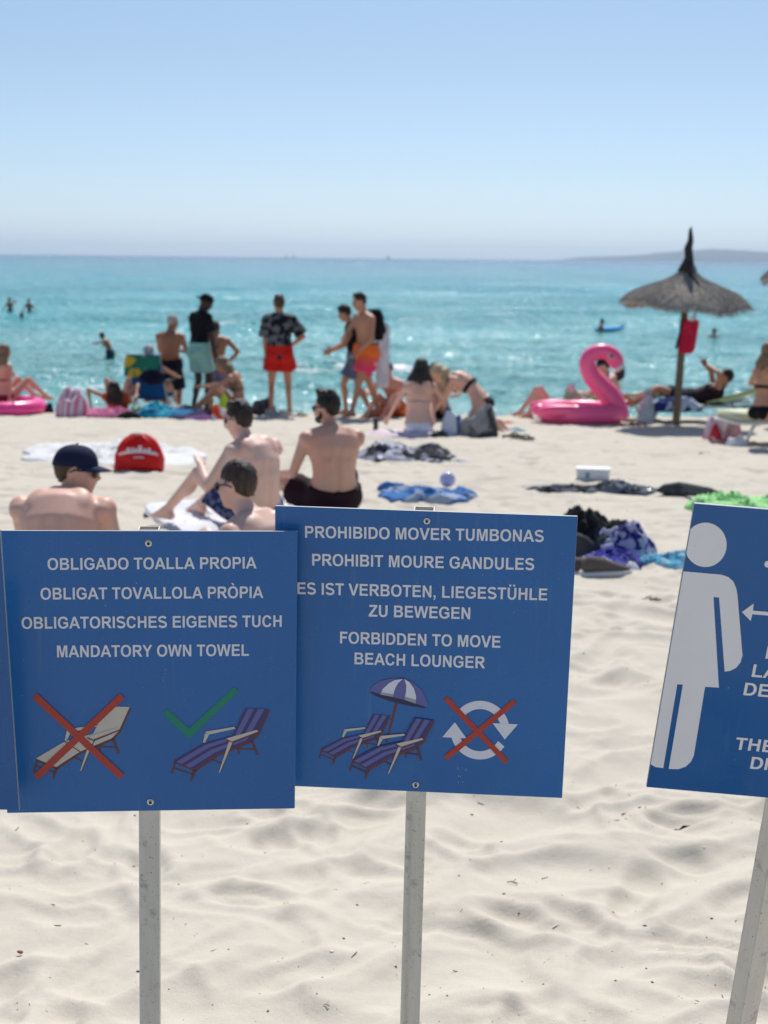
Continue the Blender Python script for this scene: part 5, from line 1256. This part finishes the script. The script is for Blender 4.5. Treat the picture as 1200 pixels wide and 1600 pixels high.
def flamingo():
    p = at(908, 20.45); root = empty('flamingo_float', p, R(0)); tag(root, 'big pink inflatable flamingo float with black beak', 'inflatable float')
    bm = bmesh.new(); torus(bm, .50, .150, sy=.72); o = bm_obj('ring', bm, M_pink, root); o.location.z = .142
    S_ = 1 / px_m(20.45)
    def w(px, py): return Vector(((px - 908) * S_, -.05, (663 - py) * S_))
    P = [w(x, y) for x, y in ((962, 655), (960, 640), (951, 622), (936, 606), (922, 591), (914, 575), (915, 563), (924, 555), (937, 552), (949, 556), (957, 565), (961, 573), (964, 582), (965, 590), (962, 598))]
    P = [q for q in P]
    # smooth path
    pts = []; n = len(P)
    for i in range(n - 1):
        a, b, c, d = P[max(i - 1, 0)], P[i], P[i + 1], P[min(i + 2, n - 1)]
        for k in range(4):
            t = k / 4; pts.append(.5 * ((2 * b) + (c - a) * t + (2 * a - 5 * b + 4 * c - d) * t * t + (3 * b - 3 * c + d - a) * t ** 3))
    pts.append(P[-1]); N = len(pts) - 1
    def rad(u):
        K = ((0, .19), (.10, .165), (.2, .145), (.35, .118), (.5, .108), (.62, .110), (.70, .115), (.76, .105), (.81, .09), (.86, .078), (.93, .066), (1, .012))
        for (u0, r0), (u1, r1) in zip(K, K[1:]):
            if u <= u1: return r0 + (r1 - r0) * (u - u0) / (u1 - u0)
        return .01
    def seg(u0, u1, nm, mat):
        i0, i1 = int(u0 * N), int(math.ceil(u1 * N)); bm = bmesh.new()
        tube(bm, pts[i0:i1 + 1], [rad(i / N) for i in range(i0, i1 + 1)], 22); bm_obj(nm, bm, mat, root)
    seg(0, .80, 'neck', M_pink); seg(.80, .845, 'bill_base', vinyl('white_vinyl', (.75, .68, .68))); seg(.845, 1, 'bill_tip', vinyl('black_vinyl', (.012, .012, .014)))
    e = w(948, 558)
    for q in (-1, 1):
        bm = bmesh.new(); ball(bm, e + Vector((0, .100 * q, 0)), (.040, .02, .042)); o = bm_obj('eye_patch', bm, vinyl('white_vinyl2', (.72, .60, .55)), root)
        bm = bmesh.new(); ball(bm, e + Vector((.002, .114 * q, 0)), (.025, .016, .027)); bm_obj('eye', bm, M_blk, root)
        bm = bmesh.new()
        rings_to(bm, [[Vector((-.30 + .42 * math.cos(a) * s, (.27 + .14 * s2) * q + .02, .19 + .09 * math.sin(a) * s)) for a in [2 * math.pi * k / 22 for k in range(22)]] for s, s2 in ((.3, 1.30), (.85, 1.15), (1, 1), (.8, .8))])
        bm_obj('wing', bm, M_pink, root)
    bm = bmesh.new(); ball(bm, Vector((-.60, -.0, .17)), (.13, .12, .09)); bm_obj('tail', bm, M_pink, root)
flamingo()

# --- thatched parasols
def thatch_mat():
    t = NT('weathered_thatch'); vec = t.coord(); mp = t.n('ShaderNodeMapping'); mp.inputs['Scale'].default_value = (1, 1, .5); t.l(vec, mp.inputs[0])
    b = t.mix(t.noise(34, 4, .7, mp.outputs[0]), (.22, .195, .165), (.70, .64, .56)); b = t.mix(t.ramp(t.noise(4, 3, .6, vec), [(.4, (0, 0, 0)), (.7, (.6, .6, .6))]), b, (.40, .37, .33))
    return t.set(Base_Color=b, Roughness=.95, Specular_IOR_Level=.1, Normal=t.bump(t.noise(60, 4, .7, mp.outputs[0]), .8, .03))
M_thatch = thatch_mat(); M_pole = plain('weathered_pole', (.16, .125, .085), .85, bump=.4); M_dkwrap = plain('dark_wrapping', (.035, .032, .032), .9, bump=.6)
def thatch_parasol(loc, label, hgt, rad, lean=0.0, seed=1):
    root = empty('thatched_parasol', loc); tag(root, label, 'parasol'); root.rotation_euler = (0, lean, 0); rs = random.Random(seed)
    prof = [(.0, .66), (.05, .60), (.12, .49), (.25, .395), (.45, .295), (.66, .205), (.84, .11), (.96, .015), (1.0, -.055), (.95, -.075), (.84, -.03), (.4, .13), (.0, .24)]
    def surf(u, z, a): return Vector((u * rad * (1 + .03 * math.sin(3 * a + seed) + .012 * math.sin(11 * a)) * math.cos(a), u * rad * (1 + .03 * math.sin(3 * a + seed)) * math.sin(a), hgt + z * rad * .92 + u * u * (.05 * math.sin(2 * a + 1) + .02 * math.sin(7 * a))))
    bm = bmesh.new(); n = 96
    rings = [[surf(max(u, .004), z, 2 * math.pi * k / n) + Vector((0, 0, rs.uniform(-.012, .012))) for k in range(n)] for u, z in prof]
    rings_to(bm, rings); can = bm_obj('thatch_canopy', bm, M_thatch, root)
    # straw: thin blades lying down the slope, with ragged ends at the rim
    vs, fs = [], []
    for k in range(5200):
        a = rs.random() * 2 * math.pi; u0 = rs.random() ** .6 * .93 + .03; L = .10 + .10 * rs.random(); u1 = min(1.06, u0 + L / rad)
        def pz(u):
            for (ua, za), (ub, zb) in zip(prof[:9], prof[1:9]):
                if u <= ub: return za + (zb - za) * (u - ua) / max(ub - ua, 1e-6)
            return -.055 - (u - 1) * 1.2
        w_ = (.004 + .005 * rs.random()); da = rs.uniform(-.05, .05); li = .004 + .016 * rs.random()
        p0 = surf(u0, pz(u0), a) + Vector((0, 0, li)); p1 = surf(u1, pz(u1), a + da) + Vector((0, 0, li + rs.uniform(0, .022)))
        t = Vector((-math.sin(a), math.cos(a), 0)) * w_; b = len(vs)
        vs += [p0 - t, p0 + t, p1 + t * .6, p1 - t * .6, (p0 + p1) / 2 + Vector((0, 0, .008))]
        fs += [(b, b + 1, b + 4), (b + 1, b + 2, b + 4), (b + 2, b + 3, b + 4), (b + 3, b, b + 4)]
    me = bpy.data.meshes.new('straw'); me.from_pydata([tuple(v) for v in vs], [], fs); st = link_mesh('straw', me, M_thatch, root, False); st['kind'] = 'stuff'
    bm = bmesh.new(); tube(bm, [(0, 0, -.4), (.0, 0, hgt * .5), (0, 0, hgt + .25)], [.058, .052, .048], 14); bm_obj('pole', bm, M_pole, root)
    for j in range(8):
        a = j * math.pi / 4 + .2; bm = bmesh.new(); tube(bm, [(0, 0, hgt + .18), surf(.93, -.05, a)], [.016, .012], 7); bm_obj('rafter', bm, M_pole, root)
    bm = bmesh.new(); top = hgt + .66 * rad * .92
    tube(bm, [(0, 0, top - .10), (.0, 0, top + .02), (.012, 0, top + .10), (-.008, 0, top + .22), (.015, 0, top + .33), (.0, 0, top + .47), (.012, 0, top + .52)], [.14, .085, .060, .052, .040, .026, .004], 12)
    for v in bm.verts: v.co += Vector((mnoise.noise(v.co * 14), mnoise.noise(v.co * 14 + Vector((5, 0, 0))), 0)) * .022
    bm_obj('finial_wrap', bm, M_dkwrap, root)
    bm = bmesh.new()
    q = [surf(u, z, -1.35 + .02 * i) + Vector((0, -.02, .03)) for i, (u, z) in enumerate(((.03, .62), (.12, .48), (.25, .36), (.42, .26), (.52, .21)))]
    tube(bm, q, [.06, .055, .05, .035, .01], 10); bm_obj('loose_strap', bm, M_dkwrap, root)
    return root
pp = at(1056, 20.2); pr = thatch_parasol(pp, 'thatched straw parasol with a dark tied tip and a red bag on its pole', 1.72, .885, R(1.6), 3)
thatch_parasol(at(1280, 20.8), 'second thatched parasol, only its rim showing at the right edge', 2.1, .93, 0, 8)
def red_hung_bag():
    root = empty('hanging_bag', pp + Vector((.10, -.10, 1.27)), 0); tag(root, 'red bag hanging from the pole of the thatched parasol', 'bag')
    bm = bmesh.new(); loft(bm, [(Vector((x, 0, z)), Vector((1, 0, 0)), Vector((0, 1, 0)), rx, ry) for x, z, rx, ry in ((.03, .22, .10, .02), (.02, .19, .125, .04), (.0, .0, .12, .07), (-.02, -.18, .12, .07), (-.03, -.24, .10, .04), (-.03, -.26, .05, .01))], 24)
    link_mesh('bag_body', remeshed(bm, .012, 2), fabric((.60, .02, .07), (.50, .014, .05), 5), root)
    bm = bmesh.new(); tube(bm, [(-.03, .0, .20), (-.03, .06, .36), (.07, .04, .36), (.09, 0, .20)], .010, 8); bm_obj('handle', bm, fabric((.45, .012, .03)), root)
    bm = bmesh.new(); box(bm, (-.125, -.0, .02), (.03, .05, .42), Matrix.Rotation(R(12), 3, 'Y'), bev=.01); bm_obj('dark_side', bm, fabric((.03, .03, .05)), root)
    bm = bmesh.new(); box(bm, (.03, -.03, .24), (.07, .02, .07), bev=.008); bm_obj('white_tag', bm, fabric((.7, .7, .72)), root)
red_hung_bag()

# --- loungers
def lounger(loc, rz, label, mcloth, mframe, L=1.85, W=.62, Hs=.32, back=28, cushion=0.0):
    root = empty('sun_lounger', loc, R(rz)); tag(root, label, 'sun lounger')
    bl = .68; by, bz_ = L / 2 - bl, Hs; cb_, sb = math.cos(R(back)), math.sin(R(back))
    for q in (-1, 1):
        bm = bmesh.new(); tube(bm, [(q * W / 2, -L / 2, Hs - .03), (q * W / 2, L / 2 - .1, Hs - .03)], .02, 10); bm_obj('side_rail', bm, mframe, root)
        bm = bmesh.new(); tube(bm, [(q * (W / 2 - .04), by, bz_), (q * (W / 2 - .04), by + bl * cb_, bz_ + bl * sb)], .017, 10); bm_obj('back_rail', bm, mframe, root)
        for y0, d in ((-L / 2 + .22, -.14), (L / 2 - .40, .14)):
            bm = bmesh.new(); tube(bm, [(q * (W / 2 + .01), y0, Hs - .03), (q * (W / 2 + .01), y0 + d * .4, Hs * .6), (q * (W / 2 + .015), y0 + d, -.02)], [.024, .022, .020], 10); bm_obj('leg', bm, mframe, root)
    for y0 in (-L / 2, L / 2 - .1):
        bm = bmesh.new(); tube(bm, [(-W / 2, y0, Hs - .03), (W / 2, y0, Hs - .03)], .018, 10); bm_obj('cross_rail', bm, mframe, root)
    def slab(P, Q, th, nm):
        bm = bmesh.new(); d = (Vector(Q) - Vector(P)); n = Vector((0, -d.z, d.y)).normalized(); N = 14
        rings = [[Vector((x, 0, 0)) + Vector(P).lerp(Vector(Q), i / N) + n * (z - (.015 if 0 < i < N else 0) * math.cos(x * 4)) for x, z in ((-W / 2 + .02, 0), (0, -.0), (W / 2 - .02, 0), (W / 2 - .015, th * .5), (W / 2 - .03, th), (0, th * 1.08), (-W / 2 + .03, th), (-W / 2 + .015, th * .5))] for i in range(N + 1)]
        rings_to(bm, rings); bm_obj(nm, bm, mcloth, root)
    th = max(.014, cushion)
    slab((0, -L / 2 + .02, Hs - .01), (0, by, Hs - .01), th, 'seat_cloth'); slab((0, by + .005, Hs - .008), (0, by + bl * cb_, Hs + bl * sb - .008), th, 'back_cloth')
    return root
M_mesh = fabric((.045, .085, .015), (.07, .11, .025), 20); M_gfr = plain('grey_frame', (.42, .44, .45), .35, .3); M_wfr = plain('white_frame', (.72, .73, .72), .4)
lounger(at(978, 21.2), -80, 'green mesh lounger partly hidden behind the flamingo float', M_mesh, M_gfr, back=6, L=1.2)
lounger(at(1096, 20.9), -86, 'green mesh lounger under the thatched parasol with a man lying on it', M_mesh, M_gfr, back=16, Hs=.28)
lounger(on(1225, 692), -76, 'cream cushioned lounger with white legs at the right edge', fabric((.60, .62, .44), None, 8), M_wfr, back=0, cushion=.10, Hs=.32, L=1.6)
crumple('blue_towel', 'blue and white patterned towel under the man on the green lounger', 'towel', at(1052, 20.6, .20), .75, .35, .17, fabric((.02, .04, .18), (.45, .55, .68), 6, sharp=.05), 91, 0, .12, 3, 2)
crumple('pale_towel', 'pale blue towel hanging at the foot of the occupied green lounger', 'towel', at(1010, 20.5, .0), .26, .2, .44, fabric((.36, .50, .56), (.62, .62, .64), 6), 92, 0, .14, 2.4, 2)
crumple('pink_white_towel', 'pink and white towel heaped left of the cream lounger', 'towel', at(1128, 17.9, .0), .50, .36, .32, fabric((.62, .46, .54), (.60, .20, .26), 4), 93, 0, .18, 2.6, 1.8)
crumple('red_pouch', 'red pouch standing in front of the pink and white towel', 'bag', at(1120, 17.4, .0), .20, .16, .22, fabric((.50, .03, .05), (.6, .45, .45), 4), 94, 0, .1, 2, 2)
crumple('white_cloth', 'white cloth on the sand under the cream lounger', 'cloth', at(1150, 17.0, .0), .24, .2, .13, fabric((.74, .74, .74)), 95, 0, .16, 2.6, 1.6)

# --- out on the water
def blue_board():
    p = sea_at(952, 66); root = empty('float_board', p, R(6)); tag(root, 'small bright blue float board under the swimmer', 'float board')
    bm = bmesh.new(); pts = [(1.0 * math.copysign(abs(math.cos(a)) ** .6, math.cos(a)), .3 * math.copysign(abs(math.sin(a)) ** .7, math.sin(a))) for a in [2 * math.pi * k / 30 for k in range(30)]]
    rings_to(bm, [[Vector((x * s * .72, y * s, z + .14 * max(0, x) ** 2)) for x, y in pts] for z, s in ((.02, .9), (.06, 1), (.12, 1), (.15, .9))]); bm_obj('board_body', bm, plain('blue_foam', (.08, .40, .78), .85), root)
    bm = bmesh.new(); tube(bm, [(.5, 0, .23), (.6, 0, .30), (.7, 0, .31)], .02, 8); bm_obj('handle', bm, M_blk, root)
blue_board()
def sailboat(px, D, h, label):
    p = sea_at(px, D); root = empty('sailing_boat', p, R(70)); tag(root, label, 'boat'); L = h * .8
    bm = bmesh.new(); rings_to(bm, [[Vector((x, y, z)) for x, z in ((-w_, .9), (-w_ * .7, .1), (0, -.2), (w_ * .7, .1), (w_, .9))] for y, w_ in ((-L / 2, L * .10), (-L * .2, L * .15), (L * .2, L * .13), (L * .42, L * .05), (L / 2, .05))]); bm_obj('hull', bm, plain('hull_dark', (.10, .11, .13), .5), root)
    bm = bmesh.new(); tube(bm, [(0, 0, .5), (0, 0, h)], [.12, .06], 8); bm_obj('mast', bm, plain('mast_grey', (.3, .3, .3), .5), root)
    bm = bmesh.new(); rings_to(bm, [[Vector((x, -.1, 1.2)), Vector((x, -L * .42, 1.5)), Vector((x + .3, -L * .2, h * .5)), Vector((x, -.1, h * .96))] for x in (-.03, .03)]); bm_obj('sail', bm, plain('sail_grey', (.16, .17, .20), .8), root)
sailboat(447, 4200, 13, 'tiny sailing boat on the horizon, left of a close pair'); sailboat(458, 4300, 14, 'tiny sailing boat on the horizon, right of a close pair'); sailboat(606, 4200, 16, 'tiny single sailing boat on the horizon at mid picture')
def debris():
    rs = random.Random(5); bmm = [bmesh.new() for _ in range(2)]
    for k in range(1700):
        D = 2.5 + 17 * rs.random() ** 2.2; x = rs.uniform(-.5, .5) * D * .75; y = D; z = base_z(D)
        hit = None
        # dropped on the sand surface below
        h = Vector((x, y, sand_z(x, y)))
        s = (.0009 + .0024 * rs.random() ** 2.5) * (1 + .10 * D); b = bmm[0 if rs.random() < .65 else 1]
        if rs.random() < .3:
            d = Vector((rs.uniform(-1, 1), rs.uniform(-1, 1), .1)).normalized() * s * 3; tube(b, [h - d + Vector((0, 0, s * .3)), h + d + Vector((0, 0, s * .5))], s * .35, 5)
        else: ball(b, h, (s * rs.uniform(.7, 1.5), s, s * .6), None, 6, 4)
    a = bm_obj('shell_grit', bmm[1], plain('shell', (.72, .66, .6), .5), None, False); tag(a, 'scattered pale shell grit on the sand', 'shells', kind='stuff')
    a = bm_obj('plant_litter', bmm[0], plain('litter_brown', (.11, .075, .05), .9), None, False); tag(a, 'scattered dark plant bits and grit on the sand', 'litter', kind='stuff')
debris()
